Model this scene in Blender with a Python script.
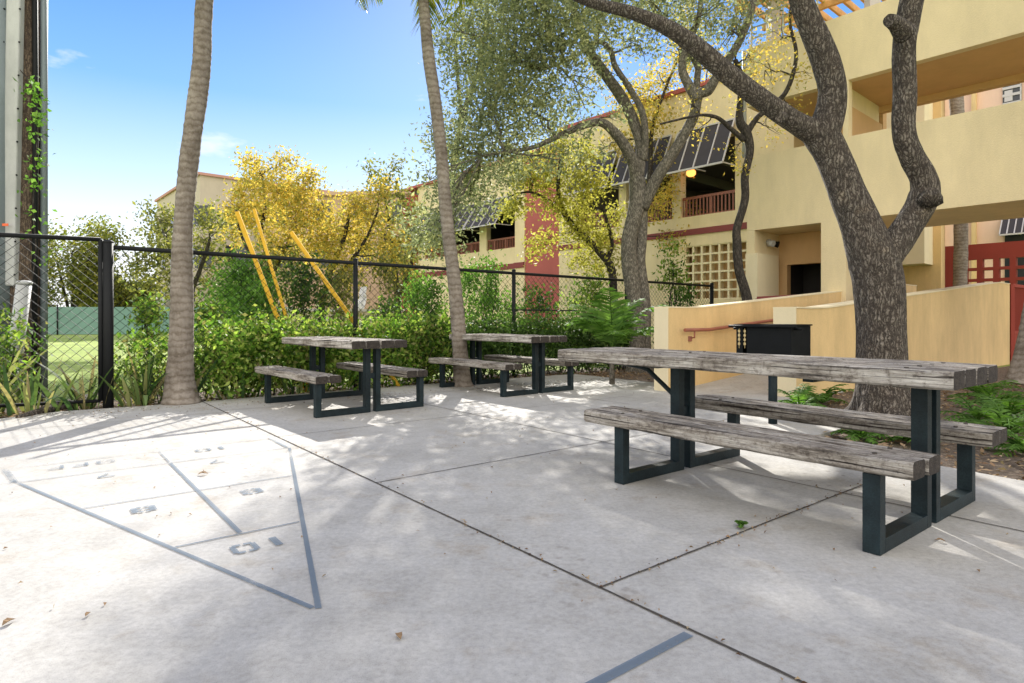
import bpy, math, random
import numpy as np
from mathutils import Vector, Matrix
R = math.radians
sc = bpy.context.scene
for o in list(bpy.data.objects): bpy.data.objects.remove(o)
col = sc.collection
# ------------------------------------------------------------------ camera
F, H, CH = 614.0, 319.0, 1.1
cam = bpy.data.objects.new('camera', bpy.data.cameras.new('camera')); col.objects.link(cam)
cam.location = (0, 0, CH); cam.rotation_euler = (R(90), 0, 0)
cam.data.sensor_width = 36; cam.data.lens = F / 1024 * 36
cam.data.shift_y = (H - 341.5) / 1024
cam.data.clip_start = .05; cam.data.clip_end = 3000
sc.camera = cam
# ------------------------------------------------------------------ light
EL, AZ = 31.0, -2.5            # sun elevation, azimuth from +Y (negative = left)
ts = Vector((math.sin(R(AZ)) * math.cos(R(EL)), math.cos(R(AZ)) * math.cos(R(EL)), math.sin(R(EL))))
sl = bpy.data.lights.new('sun', 'SUN'); sl.energy = 4.3; sl.angle = R(0.6); sl.color = (1, .955, .88)
so = bpy.data.objects.new('sun', sl); col.objects.link(so)
so.rotation_euler = (-ts).to_track_quat('-Z', 'Y').to_euler(); so.location = ts * 50
w = bpy.data.worlds.new('World'); sc.world = w; w.use_nodes = True
n = w.node_tree.nodes; l = w.node_tree.links; n.clear()
out = n.new('ShaderNodeOutputWorld'); bg = n.new('ShaderNodeBackground'); bg.inputs[1].default_value = .132
sky = n.new('ShaderNodeTexSky'); sky.sky_type = 'NISHITA'; sky.sun_disc = False
sky.sun_elevation = R(EL); sky.sun_rotation = R(AZ); sky.altitude = 0; sky.air_density = 1.0; sky.dust_density = .6; sky.ozone_density = 2.5
tc = n.new('ShaderNodeTexCoord'); mp = n.new('ShaderNodeMapping'); mp.inputs['Scale'].default_value = (1.1, 1.1, 3.0)
l.new(tc.outputs['Generated'], mp.inputs[0])
ns = n.new('ShaderNodeTexNoise'); ns.inputs['Scale'].default_value = 5.5; ns.inputs['Detail'].default_value = 9; ns.inputs['Roughness'].default_value = .55
l.new(mp.outputs[0], ns.inputs['Vector'])
rp = n.new('ShaderNodeValToRGB'); rp.color_ramp.elements[0].position = .63; rp.color_ramp.elements[1].position = .80
l.new(ns.outputs[0], rp.inputs[0])
sx = n.new('ShaderNodeSeparateXYZ'); l.new(tc.outputs['Generated'], sx.inputs[0])
hz = n.new('ShaderNodeMapRange'); hz.inputs[1].default_value = .0; hz.inputs[2].default_value = .2; hz.inputs[3].default_value = .75; hz.inputs[4].default_value = 0
hz.interpolation_type = 'SMOOTHSTEP'; l.new(sx.outputs[2], hz.inputs[0])
mx = n.new('ShaderNodeMath'); mx.operation = 'MAXIMUM'; l.new(rp.outputs[0], mx.inputs[0]); l.new(hz.outputs[0], mx.inputs[1])
gz = n.new('ShaderNodeValToRGB'); e = gz.color_ramp.elements
e[0].position = .0; e[0].color = (.95, .96, .96, 1); e[1].position = .60; e[1].color = (.028, .15, .60, 1)
for p_, c_ in ((.10, (.86, .92, .97)), (.20, (.52, .71, .94)), (.32, (.165, .41, .86)), (.45, (.065, .26, .74))): q_ = e.new(p_); q_.color = (*c_, 1)
l.new(sx.outputs[2], gz.inputs[0])
sc1 = n.new('ShaderNodeMixRGB'); sc1.blend_type = 'MULTIPLY'; sc1.inputs[0].default_value = 1; sc1.inputs[2].default_value = (5.1, 5.1, 5.1, 1); l.new(gz.outputs[0], sc1.inputs[1])
m0 = n.new('ShaderNodeMixRGB'); m0.inputs[0].default_value = .88; l.new(sky.outputs[0], m0.inputs[1]); l.new(sc1.outputs[0], m0.inputs[2])
mc = n.new('ShaderNodeMixRGB'); mc.inputs[2].default_value = (4.7, 4.75, 4.8, 1)
l.new(mx.outputs[0], mc.inputs[0]); l.new(m0.outputs[0], mc.inputs[1])
# added fill: unseen bright sky behind the camera and overhead, lifts the shaded facades
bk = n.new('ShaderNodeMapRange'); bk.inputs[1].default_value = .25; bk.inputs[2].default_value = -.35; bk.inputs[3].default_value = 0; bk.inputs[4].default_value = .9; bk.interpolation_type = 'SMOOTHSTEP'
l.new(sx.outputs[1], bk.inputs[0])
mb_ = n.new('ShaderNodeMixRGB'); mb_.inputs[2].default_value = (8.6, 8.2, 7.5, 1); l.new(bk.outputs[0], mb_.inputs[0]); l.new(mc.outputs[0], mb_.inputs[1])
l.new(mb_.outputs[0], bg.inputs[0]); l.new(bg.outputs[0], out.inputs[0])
sc.view_settings.view_transform = 'Standard'; sc.view_settings.look = 'None'; sc.view_settings.gamma = 1
sc.view_settings.exposure = .97
sc.render.engine = 'CYCLES'
sc.cycles.max_bounces = 8; sc.cycles.diffuse_bounces = 4; sc.cycles.transparent_max_bounces = 8
# ------------------------------------------------------------------ helpers
rnd = random.Random(7); rng = np.random.default_rng(7)
U = Vector((-.621, .784, 0)); V = Vector((.784, .621, 0)); UP = Vector((0, 0, 1))
ANG_U = math.atan2(.784, -.621)
def G(x, y, z=0.): Z = F * (CH - z) / (y - H); return Vector(((x - 512) / F * Z, Z, z))
def P(x, y, Z): return Vector(((x - 512) / F * Z, Z, CH + (H - y) * Z / F))
WM = {}
def link(o, parent=None, wm=None):
    col.objects.link(o)
    if parent is not None: o.parent = parent
    WM[o.name] = (WM[parent.name] if parent is not None else (wm or Matrix.Identity(4)))
    return o
def tag(o, label=None, cat=None, group=None, kind=None):
    if label: o['label'] = label
    if cat: o['category'] = cat
    if group: o['group'] = group
    if kind: o['kind'] = kind
    return o
def thing(name, loc, label, cat, group=None, rz=0, size=.1):
    o = bpy.data.objects.new(name, None); o.empty_display_size = size
    o.location = loc; o.rotation_euler = (0, 0, rz)
    link(o, None, Matrix.Translation(Vector(loc)) @ Matrix.Rotation(rz, 4, 'Z'))
    return tag(o, label, cat, group)
class MB:
    """mesh collector; world=True: points are world coordinates"""
    def __init__(s, world=True): s.v = []; s.f = []; s.w = world; s.sm = []
    def add(s, vs, fs, smooth=False):
        b = len(s.v); s.v += [tuple(p) for p in vs]; s.f += [tuple(i + b for i in f) for f in fs]; s.sm += [smooth] * len(fs); return s
    def hexa(s, p):  # 8 points: bottom 4 ccw, top 4 ccw
        return s.add(p, [(3, 2, 1, 0), (4, 5, 6, 7), (0, 1, 5, 4), (1, 2, 6, 5), (2, 3, 7, 6), (3, 0, 4, 7)])
    def box(s, a, b):
        x0, y0, z0 = a; x1, y1, z1 = b
        return s.hexa([(x0, y0, z0), (x1, y0, z0), (x1, y1, z0), (x0, y1, z0), (x0, y0, z1), (x1, y0, z1), (x1, y1, z1), (x0, y1, z1)])
    def bar(s, a, b, wd, ht, up=UP):
        a = Vector(a); b = Vector(b); d = (b - a).normalized()
        sd = d.cross(up)
        if sd.length < 1e-4: sd = Vector((1, 0, 0))
        sd.normalize(); u2 = sd.cross(d).normalized(); sd = sd * wd / 2; u2 = u2 * ht / 2
        return s.hexa([a - sd - u2, a + sd - u2, b + sd - u2, b - sd - u2, a - sd + u2, a + sd + u2, b + sd + u2, b - sd + u2])
    def tube(s, path, rad, sides=10, cap=True, jit=0, sub=1, seed=0):
        pts = [Vector(p) for p in path]
        if not hasattr(rad, '__len__'): rad = [rad] * len(pts)
        if sub > 1 and len(pts) > 2:
            q = []; r2 = []
            for i in range(len(pts) - 1):
                p0 = pts[max(i - 1, 0)]; p1 = pts[i]; p2 = pts[i + 1]; p3 = pts[min(i + 2, len(pts) - 1)]
                for k in range(sub):
                    t = k / sub
                    q.append(.5 * ((2 * p1) + (p2 - p0) * t + (2 * p0 - 5 * p1 + 4 * p2 - p3) * t * t + (3 * p1 - p0 - 3 * p2 + p3) * t ** 3))
                    r2.append(rad[i] * (1 - t) + rad[i + 1] * t)
            q.append(pts[-1]); r2.append(rad[-1]); pts = q; rad = r2
        rr = random.Random(seed); vs = []; fs = []
        ref = Vector((.3, .9, .2)); off = [rr.uniform(-1, 1) for _ in range(sides)]
        d0 = (pts[1] - pts[0]).normalized(); a = d0.cross(ref).normalized()
        for i, p in enumerate(pts):
            d = (pts[min(i + 1, len(pts) - 1)] - pts[max(i - 1, 0)]).normalized()
            a = (a - d * a.dot(d)).normalized(); b = d.cross(a)
            for k in range(sides):
                if jit and rr.random() < .35: off[k] = .6 * off[k] + .4 * rr.uniform(-1, 1) * 1.4
                t = 2 * math.pi * k / sides; r = rad[i] * (1 + jit * off[k])
                vs.append(p + (a * math.cos(t) + b * math.sin(t)) * r)
        for i in range(len(pts) - 1):
            for k in range(sides):
                k2 = (k + 1) % sides; fs.append((i * sides + k, i * sides + k2, (i + 1) * sides + k2, (i + 1) * sides + k))
        s.add(vs, fs, True)
        if cap:
            b0 = len(s.v) - len(vs)
            s.f.append(tuple(b0 + k for k in range(sides))[::-1]); s.f.append(tuple(b0 + (len(pts) - 1) * sides + k for k in range(sides))); s.sm += [False, False]
        return s
    def poly(s, pts, z=None):
        return s.add([(p[0], p[1], p[2] if z is None else z) for p in pts], [tuple(range(len(pts)))])
    def build(s, name, mat, parent=None, bevel=0, **kw):
        me = bpy.data.meshes.new(name)
        if parent is not None and s.w:
            inv = WM[parent.name].inverted(); s.v = [tuple(inv @ Vector(p)) for p in s.v]
        me.from_pydata(s.v, [], s.f); me.validate(); me.update()
        if len(me.polygons) == len(s.sm): me.polygons.foreach_set('use_smooth', s.sm)
        me.materials.append(mat)
        o = bpy.data.objects.new(name, me); link(o, parent)
        if bevel:
            m = o.modifiers.new('bevel', 'BEVEL'); m.width = bevel; m.segments = 2; m.limit_method = 'ANGLE'
        return tag(o, **kw) if kw else o
def raw(name, V_, F_, mat, parent=None, quad=4, **kw):
    """fast numpy mesh, all faces with `quad` corners, world coordinates"""
    me = bpy.data.meshes.new(name); V_ = np.asarray(V_, dtype=np.float64)
    if parent is not None:
        M = np.array(WM[parent.name].inverted()); V_ = V_ @ M[:3, :3].T + M[:3, 3]
    F_ = np.asarray(F_, dtype=np.int32).reshape(-1, quad)
    me.vertices.add(len(V_)); me.vertices.foreach_set('co', V_.astype(np.float32).ravel())
    me.loops.add(F_.size); me.loops.foreach_set('vertex_index', F_.ravel())
    me.polygons.add(len(F_)); me.polygons.foreach_set('loop_start', np.arange(0, F_.size, quad, dtype=np.int32))
    me.update(calc_edges=True); me.validate(); me.materials.append(mat)
    o = bpy.data.objects.new(name, me); link(o, parent)
    return tag(o, **kw) if kw else o
# ------------------------------------------------------------------ materials
def nodes(name):
    m = bpy.data.materials.new(name); m.use_nodes = True; t = m.node_tree; b = t.nodes['Principled BSDF']
    return m, t.nodes, t.links, b
def ramp(N, stops):
    r = N.new('ShaderNodeValToRGB'); e = r.color_ramp.elements
    e[0].position = stops[0][0]; e[0].color = (*stops[0][1], 1); e[1].position = stops[-1][0]; e[1].color = (*stops[-1][1], 1)
    for p, c in stops[1:-1]: q = e.new(p); q.color = (*c, 1)
    return r
def noise(N, L, scale, detail=6, rough=.6, stretch=None, src='Object'):
    t = N.new('ShaderNodeTexCoord'); x = N.new('ShaderNodeTexNoise'); x.inputs['Scale'].default_value = scale; x.inputs['Detail'].default_value = detail; x.inputs['Roughness'].default_value = rough
    if stretch:
        mpp = N.new('ShaderNodeMapping'); mpp.inputs['Scale'].default_value = stretch; L.new(t.outputs[src], mpp.inputs[0]); L.new(mpp.outputs[0], x.inputs['Vector'])
    else: L.new(t.outputs[src], x.inputs['Vector'])
    return x
def mul(N, L, a, b, fac=1., mode='MULTIPLY'):
    m = N.new('ShaderNodeMixRGB'); m.blend_type = mode; m.inputs[0].default_value = fac; L.new(a, m.inputs[1]); L.new(b, m.inputs[2]); return m.outputs[0]
def bump(N, L, b, h, strength=.3, dist=.01):
    bp = N.new('ShaderNodeBump'); bp.inputs['Strength'].default_value = strength; bp.inputs['Distance'].default_value = dist; L.new(h, bp.inputs['Height']); L.new(bp.outputs[0], b.inputs['Normal']); return bp
def c3(c, k): return tuple(min(1, x * k) for x in c)
def paint(name, c, rough=.6, var=.12, scale=1.5, fine=60, bmp=.15, metallic=0, bd=.004, streak=0, spec=.5):
    m, N, L, b = nodes(name)
    a = noise(N, L, scale); r = ramp(N, [(.3, c3(c, 1 - var)), (.7, c3(c, 1 + var))]); L.new(a.outputs[0], r.inputs[0]); o_ = r.outputs[0]
    f = noise(N, L, fine, 4)
    r2 = ramp(N, [(.3, (1 - var * .7,) * 3), (.6, (1, 1, 1))]); L.new(f.outputs[0], r2.inputs[0]); o_ = mul(N, L, o_, r2.outputs[0])
    if streak:
        s_ = noise(N, L, 1.1, 8, .7, (1.2, 1.2, .3)); r3 = ramp(N, [(.35, (1 - streak,) * 3), (.6, (1, 1, 1))]); L.new(s_.outputs[0], r3.inputs[0]); o_ = mul(N, L, o_, r3.outputs[0])
    L.new(o_, b.inputs['Base Color']); b.inputs['Roughness'].default_value = rough; b.inputs['Metallic'].default_value = metallic; b.inputs['Specular IOR Level'].default_value = spec
    if bmp: bump(N, L, b, f.outputs[0], bmp, bd)
    return m
M = {}
YEL = (.80, .66, .41); CREAM = (.81, .70, .47); ORG = (.80, .575, .28)
M['stucco'] = paint('yellow_stucco', YEL, .9, .07, .6, 45, .45, bd=.014, streak=.12)
M['stucco_cream'] = paint('cream_stucco', CREAM, .9, .05, 1, 45, .35, bd=.01, streak=.08)
M['stucco_orange'] = paint('orange_stucco', ORG, .9, .09, .9, 45, .5, bd=.014, streak=.2)
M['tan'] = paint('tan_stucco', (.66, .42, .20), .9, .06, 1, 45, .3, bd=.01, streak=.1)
M['rose'] = paint('rose_stucco', (.43, .115, .10), .9, .06, 1, 45, .3, bd=.01, streak=.08)
M['red'] = paint('red_wall_paint', (.34, .05, .032), .8, .08, 1, 45, .2, streak=.1)
M['maroon'] = paint('maroon_paint', (.22, .045, .04), .7, .08, 1, 45, .2)
M['pink'] = paint('pink_stucco', (.80, .56, .42), .9, .05, 1, 45, .3, bd=.01, streak=.08)
M['beige'] = paint('beige_stucco', (.55, .47, .36), .9, .05, .5, 20, .2, streak=.08)
M['salmon'] = paint('salmon_stucco', (.50, .34, .24), .9, .05, .5, 20, .2, streak=.08)
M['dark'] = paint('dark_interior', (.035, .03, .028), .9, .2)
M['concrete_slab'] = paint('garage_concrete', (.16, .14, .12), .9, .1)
M['rust_rail'] = paint('rust_red_metal', (.27, .085, .045), .5, .12, 4, 80, .1)
M['handrail'] = paint('brown_rail_paint', (.30, .10, .06), .45, .12, 4, 80, .1)
M['white'] = paint('white_metal', (.55, .52, .51), .5, .06)
M['mesh_black'] = paint('awning_screen', (.045, .04, .045), .8, .1, 3, 200, .3)
M['window'] = paint('window_glass', (.03, .035, .04), .08, .05)
M['black_metal'] = paint('black_steel', (.007, .008, .009), .6, .2, 6, 120, .15, spec=.12)
M['post_steel'] = paint('blue_black_steel', (.014, .026, .031), .5, .45, 7, 110, .4, spec=.22, streak=.4)
M['fence_black'] = paint('black_vinyl', (.012, .013, .014), .6, .1, spec=.2)
M['galv'] = paint('grey_plastic', (.50, .51, .50), .55, .10, 3, 60, .1, streak=.25)
M['grey_steel'] = paint('grey_steel_pole', (.20, .24, .26), .5, .1, 2, 60, .1, streak=.15)
M['yellow'] = paint('yellow_plastic', (.78, .47, .05), .8, .14, 3, 60, .1, spec=.1, streak=.15)
M['white_bag'] = paint('white_plastic_bag', (.9, .9, .9), .5, .05)
M['green_screen'] = paint('green_windscreen', (.16, .28, .24), .8, .1, .6, 20, .1)
M['wood_deck'] = paint('pergola_timber', (.62, .38, .14), .7, .15, 5, 30, .2)
M['blue_paint'] = None
def concrete():
    m, N, L, b = nodes('patio_concrete')
    a = noise(N, L, .9, 8, .62); r = ramp(N, [(.28, (.355, .342, .315)), (.5, (.44, .425, .395)), (.74, (.495, .48, .452))]); L.new(a.outputs[0], r.inputs[0]); o_ = r.outputs[0]
    f = noise(N, L, 38, 7, .7); r2 = ramp(N, [(.3, (.78,) * 3), (.62, (1.05,) * 3)]); L.new(f.outputs[0], r2.inputs[0]); o_ = mul(N, L, o_, r2.outputs[0])
    md = noise(N, L, 5.5, 8, .75); r5 = ramp(N, [(.32, (.88, .87, .85)), (.55, (1.03, 1.03, 1.03))]); L.new(md.outputs[0], r5.inputs[0]); o_ = mul(N, L, o_, r5.outputs[0])
    s_ = noise(N, L, 240, 3, .6); r3 = ramp(N, [(.34, (.7,) * 3), (.44, (1, 1, 1))]); L.new(s_.outputs[0], r3.inputs[0]); o_ = mul(N, L, o_, r3.outputs[0])
    # dark round stains
    vt = N.new('ShaderNodeTexVoronoi'); vt.inputs['Scale'].default_value = 11; t = N.new('ShaderNodeTexCoord'); L.new(t.outputs['Object'], vt.inputs['Vector'])
    g = ramp(N, [(.14, (.74, .72, .70)), (.27, (1, 1, 1))]); L.new(vt.outputs['Distance'], g.inputs[0])
    am = noise(N, L, .55, 2); ar = ramp(N, [(.52, (0, 0, 0)), (.62, (1, 1, 1))]); L.new(am.outputs[0], ar.inputs[0])
    mm = N.new('ShaderNodeMixRGB'); mm.inputs[1].default_value = (1, 1, 1, 1); L.new(ar.outputs[0], mm.inputs[0]); L.new(g.outputs[0], mm.inputs[2]); o_ = mul(N, L, o_, mm.outputs[0])
    # tan blotches
    tn = noise(N, L, 2.3, 6, .7); tr = ramp(N, [(.55, (1, 1, 1)), (.72, (.84, .77, .68))]); L.new(tn.outputs[0], tr.inputs[0]); o_ = mul(N, L, o_, tr.outputs[0])
    L.new(o_, b.inputs['Base Color']); b.inputs['Roughness'].default_value = .82; bump(N, L, b, f.outputs[0], .25, .004)
    return m
M['concrete'] = concrete()
def grass_mat():
    m, N, L, b = nodes('lawn')
    a = noise(N, L, .35, 6); r = ramp(N, [(.3, (.25, .34, .06)), (.5, (.36, .46, .09)), (.75, (.50, .56, .15))]); L.new(a.outputs[0], r.inputs[0])
    f = noise(N, L, 30, 5, .8); r2 = ramp(N, [(.3, (.6,) * 3), (.7, (1.15,) * 3)]); L.new(f.outputs[0], r2.inputs[0])
    L.new(mul(N, L, r.outputs[0], r2.outputs[0]), b.inputs['Base Color']); b.inputs['Roughness'].default_value = .9; bump(N, L, b, f.outputs[0], .9, .04); return m
M['grass'] = grass_mat()
def mulch_mat(name='mulch', k=1.):
    m, N, L, b = nodes(name)
    f = noise(N, L, 22, 9, .75); r = ramp(N, [(.3, c3((.05, .035, .025), k)), (.5, c3((.16, .115, .08), k)), (.66, c3((.36, .28, .20), k))]); L.new(f.outputs[0], r.inputs[0])
    L.new(r.outputs[0], b.inputs['Base Color']); b.inputs['Roughness'].default_value = .95; bump(N, L, b, f.outputs[0], 1., .05); return m
M['mulch'] = mulch_mat()
def wood_mat(name, dark=1.):
    m, N, L, b = nodes(name)
    a = noise(N, L, 1, 10, .72, (2.6, 48, 48)); r = ramp(N, [(.30, c3((.07, .06, .05), dark)), (.41, c3((.27, .245, .215), dark)), (.53, c3((.47, .44, .40), dark)), (.70, c3((.68, .65, .60), dark))]); L.new(a.outputs[0], r.inputs[0])
    g = noise(N, L, 3.0, 8, .75, (1, 3.5, 3.5)); r2 = ramp(N, [(.36, (.26, .22, .19)), (.48, (.80, .76, .71)), (.62, (1.12, 1.11, 1.09))]); L.new(g.outputs[0], r2.inputs[0])
    o_ = mul(N, L, r.outputs[0], r2.outputs[0])
    cr = noise(N, L, 1, 5, .55, (1.3, 75, 75)); r3 = ramp(N, [(.37, (.10, .08, .07)), (.43, (1, 1, 1))]); L.new(cr.outputs[0], r3.inputs[0]); o_ = mul(N, L, o_, r3.outputs[0])
    sp = noise(N, L, 26, 6, .8); r4 = ramp(N, [(.36, (.45, .42, .4)), (.5, (1, 1, 1))]); L.new(sp.outputs[0], r4.inputs[0]); o_ = mul(N, L, o_, r4.outputs[0])
    L.new(o_, b.inputs['Base Color']); b.inputs['Roughness'].default_value = .9
    h = mul(N, L, a.outputs[0], r3.outputs[0]); bump(N, L, b, h, 1., .025); return m
M['wood'] = wood_mat('weathered_wood'); M['wood_dark'] = wood_mat('dark_weathered_wood', .55)
M['wood_end'] = paint('sawn_end_grain', (.05, .04, .033), .95, .5, 25, 90, .9, bd=.02)
def bark_mat(name, c0, c1, c2, sx=14, sz=3.2, strength=1., dist=.05):
    m, N, L, b = nodes(name)
    t = N.new('ShaderNodeTexCoord'); mpp = N.new('ShaderNodeMapping'); mpp.inputs['Scale'].default_value = (sx, sx, sz); wn = noise(N, L, 5, 4)
    wn.inputs['Scale'].default_value = 9; ad = N.new('ShaderNodeMixRGB'); ad.inputs[0].default_value = .10; L.new(t.outputs['Object'], ad.inputs[1]); L.new(wn.outputs['Color'], ad.inputs[2]); L.new(ad.outputs[0], mpp.inputs[0])
    v = N.new('ShaderNodeTexVoronoi'); v.feature = 'DISTANCE_TO_EDGE'; v.inputs['Scale'].default_value = 1.6; L.new(mpp.outputs[0], v.inputs['Vector'])
    r = ramp(N, [(.04, c0), (.2, c1), (.5, c2)]); L.new(v.outputs[0], r.inputs[0])
    g = noise(N, L, 16, 7, .7); r2 = ramp(N, [(.35, (.5,) * 3), (.65, (1.25,) * 3)]); L.new(g.outputs[0], r2.inputs[0]); o_ = mul(N, L, r.outputs[0], r2.outputs[0])
    lk = noise(N, L, 2.6, 5, .7); lr = ramp(N, [(.6, (1, 1, 1)), (.72, (1.7, 1.65, 1.5))]); L.new(lk.outputs[0], lr.inputs[0]); o_ = mul(N, L, o_, lr.outputs[0])
    L.new(o_, b.inputs['Base Color']); b.inputs['Roughness'].default_value = .95
    h = mul(N, L, v.outputs[0], g.outputs[0], .7); bump(N, L, b, h, strength, dist); return m
M['bark'] = bark_mat('furrowed_bark', (.05, .038, .03), (.17, .142, .115), (.30, .265, .225), 26, 3.3, 1., .06)
M['bark_smooth'] = bark_mat('grey_bark', (.10, .088, .07), (.20, .178, .145), (.29, .26, .215), 18, 5, .5, .02)
M['bark_dark'] = bark_mat('dark_bark', (.03, .024, .02), (.06, .05, .04), (.11, .09, .075), 14, 5, .6, .02)
def palm_bark(name, k=.88):
    m, N, L, b = nodes(name)
    t = N.new('ShaderNodeTexCoord'); wv = N.new('ShaderNodeTexWave'); wv.bands_direction = 'Z'; wv.inputs['Scale'].default_value = 3.4; wv.inputs['Distortion'].default_value = 9; wv.inputs['Detail'].default_value = 7; wv.inputs['Detail Scale'].default_value = 1.7; wv.inputs['Detail Roughness'].default_value = .7
    L.new(t.outputs['Object'], wv.inputs['Vector'])
    r = ramp(N, [(.0, c3((.20, .165, .13), k)), (.2, c3((.26, .22, .18), k)), (.9, c3((.31, .27, .23), k))]); L.new(wv.outputs[0], r.inputs[0])
    g = noise(N, L, 2.2, 10, .78, (1.6, 1.6, 1.0)); r2 = ramp(N, [(.32, (.42, .38, .34)), (.6, (1.12,) * 3)]); L.new(g.outputs[0], r2.inputs[0])
    L.new(mul(N, L, r.outputs[0], r2.outputs[0]), b.inputs['Base Color']); b.inputs['Roughness'].default_value = .9
    bump(N, L, b, mul(N, L, wv.outputs[0], g.outputs[0], .9), .4, .02); return m
M['palm_bark'] = palm_bark('palm_bark')
def leaf_mat(name, cols, trans=.45, rough=.6, tint=(1.4, 1.5, .85)):
    m, N, L, b = nodes(name)
    g = N.new('ShaderNodeNewGeometry'); st = [(i / (len(cols) - 1) if len(cols) > 1 else 0, c) for i, c in enumerate(cols)]
    r = ramp(N, st); L.new(g.outputs['Random Per Island'], r.inputs[0])
    nz = noise(N, L, 1.1, 3); r2 = ramp(N, [(.3, (.72,) * 3), (.7, (1.25,) * 3)]); L.new(nz.outputs[0], r2.inputs[0]); cc = mul(N, L, r.outputs[0], r2.outputs[0])
    L.new(cc, b.inputs['Base Color']); b.inputs['Roughness'].default_value = rough; b.inputs['Specular IOR Level'].default_value = .22
    tr = N.new('ShaderNodeBsdfTranslucent')
    br = N.new('ShaderNodeMixRGB'); br.blend_type = 'MULTIPLY'; br.inputs[0].default_value = 1; br.inputs[2].default_value = (*tint, 1); L.new(cc, br.inputs[1]); L.new(br.outputs[0], tr.inputs[0])
    mxs = N.new('ShaderNodeMixShader'); mxs.inputs[0].default_value = trans; L.new(b.outputs[0], mxs.inputs[1]); L.new(tr.outputs[0], mxs.inputs[2])
    L.new(mxs.outputs[0], N['Material Output'].inputs[0]); return m
M['lf_oak'] = leaf_mat('oak_leaves', [(.14, .165, .10), (.24, .27, .165), (.35, .375, .23), (.46, .45, .23)], .5, .6, (1.3, 1.35, .95))
M['lf_oliv'] = leaf_mat('olive_leaves', [(.11, .13, .05), (.22, .22, .08), (.34, .31, .09)], .45)
M['lf_gold'] = leaf_mat('golden_leaves', [(.26, .28, .07), (.50, .41, .09), (.66, .50, .12), (.34, .36, .10)], .55, .6, (1.45, 1.35, .9))
M['lf_lime'] = leaf_mat('lime_leaves', [(.30, .30, .06), (.48, .45, .09), (.62, .56, .14)], .5, .6, (1.2, 1.25, .9))
M['lf_hedge'] = leaf_mat('hedge_leaves', [(.05, .10, .02), (.10, .20, .03), (.20, .33, .05), (.38, .47, .11), (.24, .20, .10)], .5, .6)
M['lf_dark'] = leaf_mat('dark_hedge_leaves', [(.03, .06, .015), (.06, .12, .025), (.12, .20, .045)], .4, .6)
M['lf_bush'] = leaf_mat('bush_leaves', [(.06, .13, .02), (.13, .26, .05), (.20, .34, .07)], .45)
M['lf_far'] = leaf_mat('far_leaves', [(.11, .14, .03), (.22, .24, .05), (.38, .34, .07)], .4)
M['lf_palm'] = leaf_mat('palm_fronds', [(.08, .13, .02), (.16, .20, .03), (.30, .26, .05)], .45, .4)
M['lf_snake'] = leaf_mat('snake_plant_blades', [(.04, .085, .03), (.12, .18, .06), (.30, .32, .12), (.34, .27, .15)], .3, .5)
M['lf_fern'] = leaf_mat('fern_fronds', [(.06, .14, .02), (.14, .27, .05)], .45)
M['lf_dead'] = leaf_mat('dry_leaves', [(.10, .055, .03), (.22, .13, .07), (.35, .24, .14), (.42, .32, .2)], .15, .8)
def blue_paint():
    m, N, L, b = nodes('worn_blue_paint')
    b.inputs['Base Color'].default_value = (.13, .175, .225, 1); b.inputs['Roughness'].default_value = .8
    f = noise(N, L, 55, 6, .75); g = noise(N, L, 1.3, 4, .6)
    ad = N.new('ShaderNodeMath'); ad.operation = 'MULTIPLY_ADD'; ad.inputs[1].default_value = .5; L.new(f.outputs[0], ad.inputs[0]); L.new(g.outputs[0], ad.inputs[2])
    t = N.new('ShaderNodeTexCoord'); s = N.new('ShaderNodeSeparateXYZ'); L.new(t.outputs['Object'], s.inputs[0])
    mr = N.new('ShaderNodeMapRange'); mr.inputs[1].default_value = 1.9; mr.inputs[2].default_value = 3.3; mr.inputs[3].default_value = 0; mr.inputs[4].default_value = .14; L.new(s.outputs[0], mr.inputs[0])
    sb = N.new('ShaderNodeMath'); sb.operation = 'SUBTRACT'; L.new(ad.outputs[0], sb.inputs[0]); L.new(mr.outputs[0], sb.inputs[1])
    r = ramp(N, [(.47, (0, 0, 0)), (.66, (.74,) * 3)]); L.new(sb.outputs[0], r.inputs[0]); L.new(r.outputs[0], b.inputs['Alpha']); return m
M['blue_paint'] = blue_paint()
def emis(name, c, s):
    m, N, L, b = nodes(name); b.inputs['Emission Color'].default_value = (*c, 1); b.inputs['Emission Strength'].default_value = s; b.inputs['Base Color'].default_value = (*c, 1); return m
M['lamp'] = emis('lit_lamp_glass', (1, .36, .08), 1.3)
M['joint'] = paint('joint_dirt', (.07, .06, .05), .95, .3, 8, 90, .4)
# ------------------------------------------------------------------ ground
MB().poly([(-900, -300), (900, -300), (900, 1500), (-900, 1500)], -.06).build('ground', M['grass'], kind='structure')
patio = [(-7.6, -5), (7, -5), (6.2, 0), (4.9, 2.5), (3.48, 4.17), (3.22, 4.59), (2.95, 5.2), (2.82, 5.77), (3.3, 6.15), (3.6, 6.9), (3.95, 8.5), (5.6, 9.9), (4.0, 11.2), (2.36, 9.55), (2.5, 10.2), (2.48, 10.6), (1.26, 12.3), (-1.24, 10.55), (-3.79, 8.5), (-4.63, 7.8), (-5.4, 7.3), (-5.75, 6.6), (-7.0, 4.0)]
pp = MB(); nP = len(patio)
pp.add([(x, y, -.12) for x, y in patio] + [(x, y, 0) for x, y in patio], [tuple(range(nP, 2 * nP))] + [(i, (i + 1) % nP, nP + (i + 1) % nP, nP + i) for i in range(nP)])
pp.build('patio', M['concrete'], kind='structure')
def bed(name, poly, z, mat, seed=1):
    mb = MB(); mb.poly(poly, z); return mb.build(name, mat, kind='structure')
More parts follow.
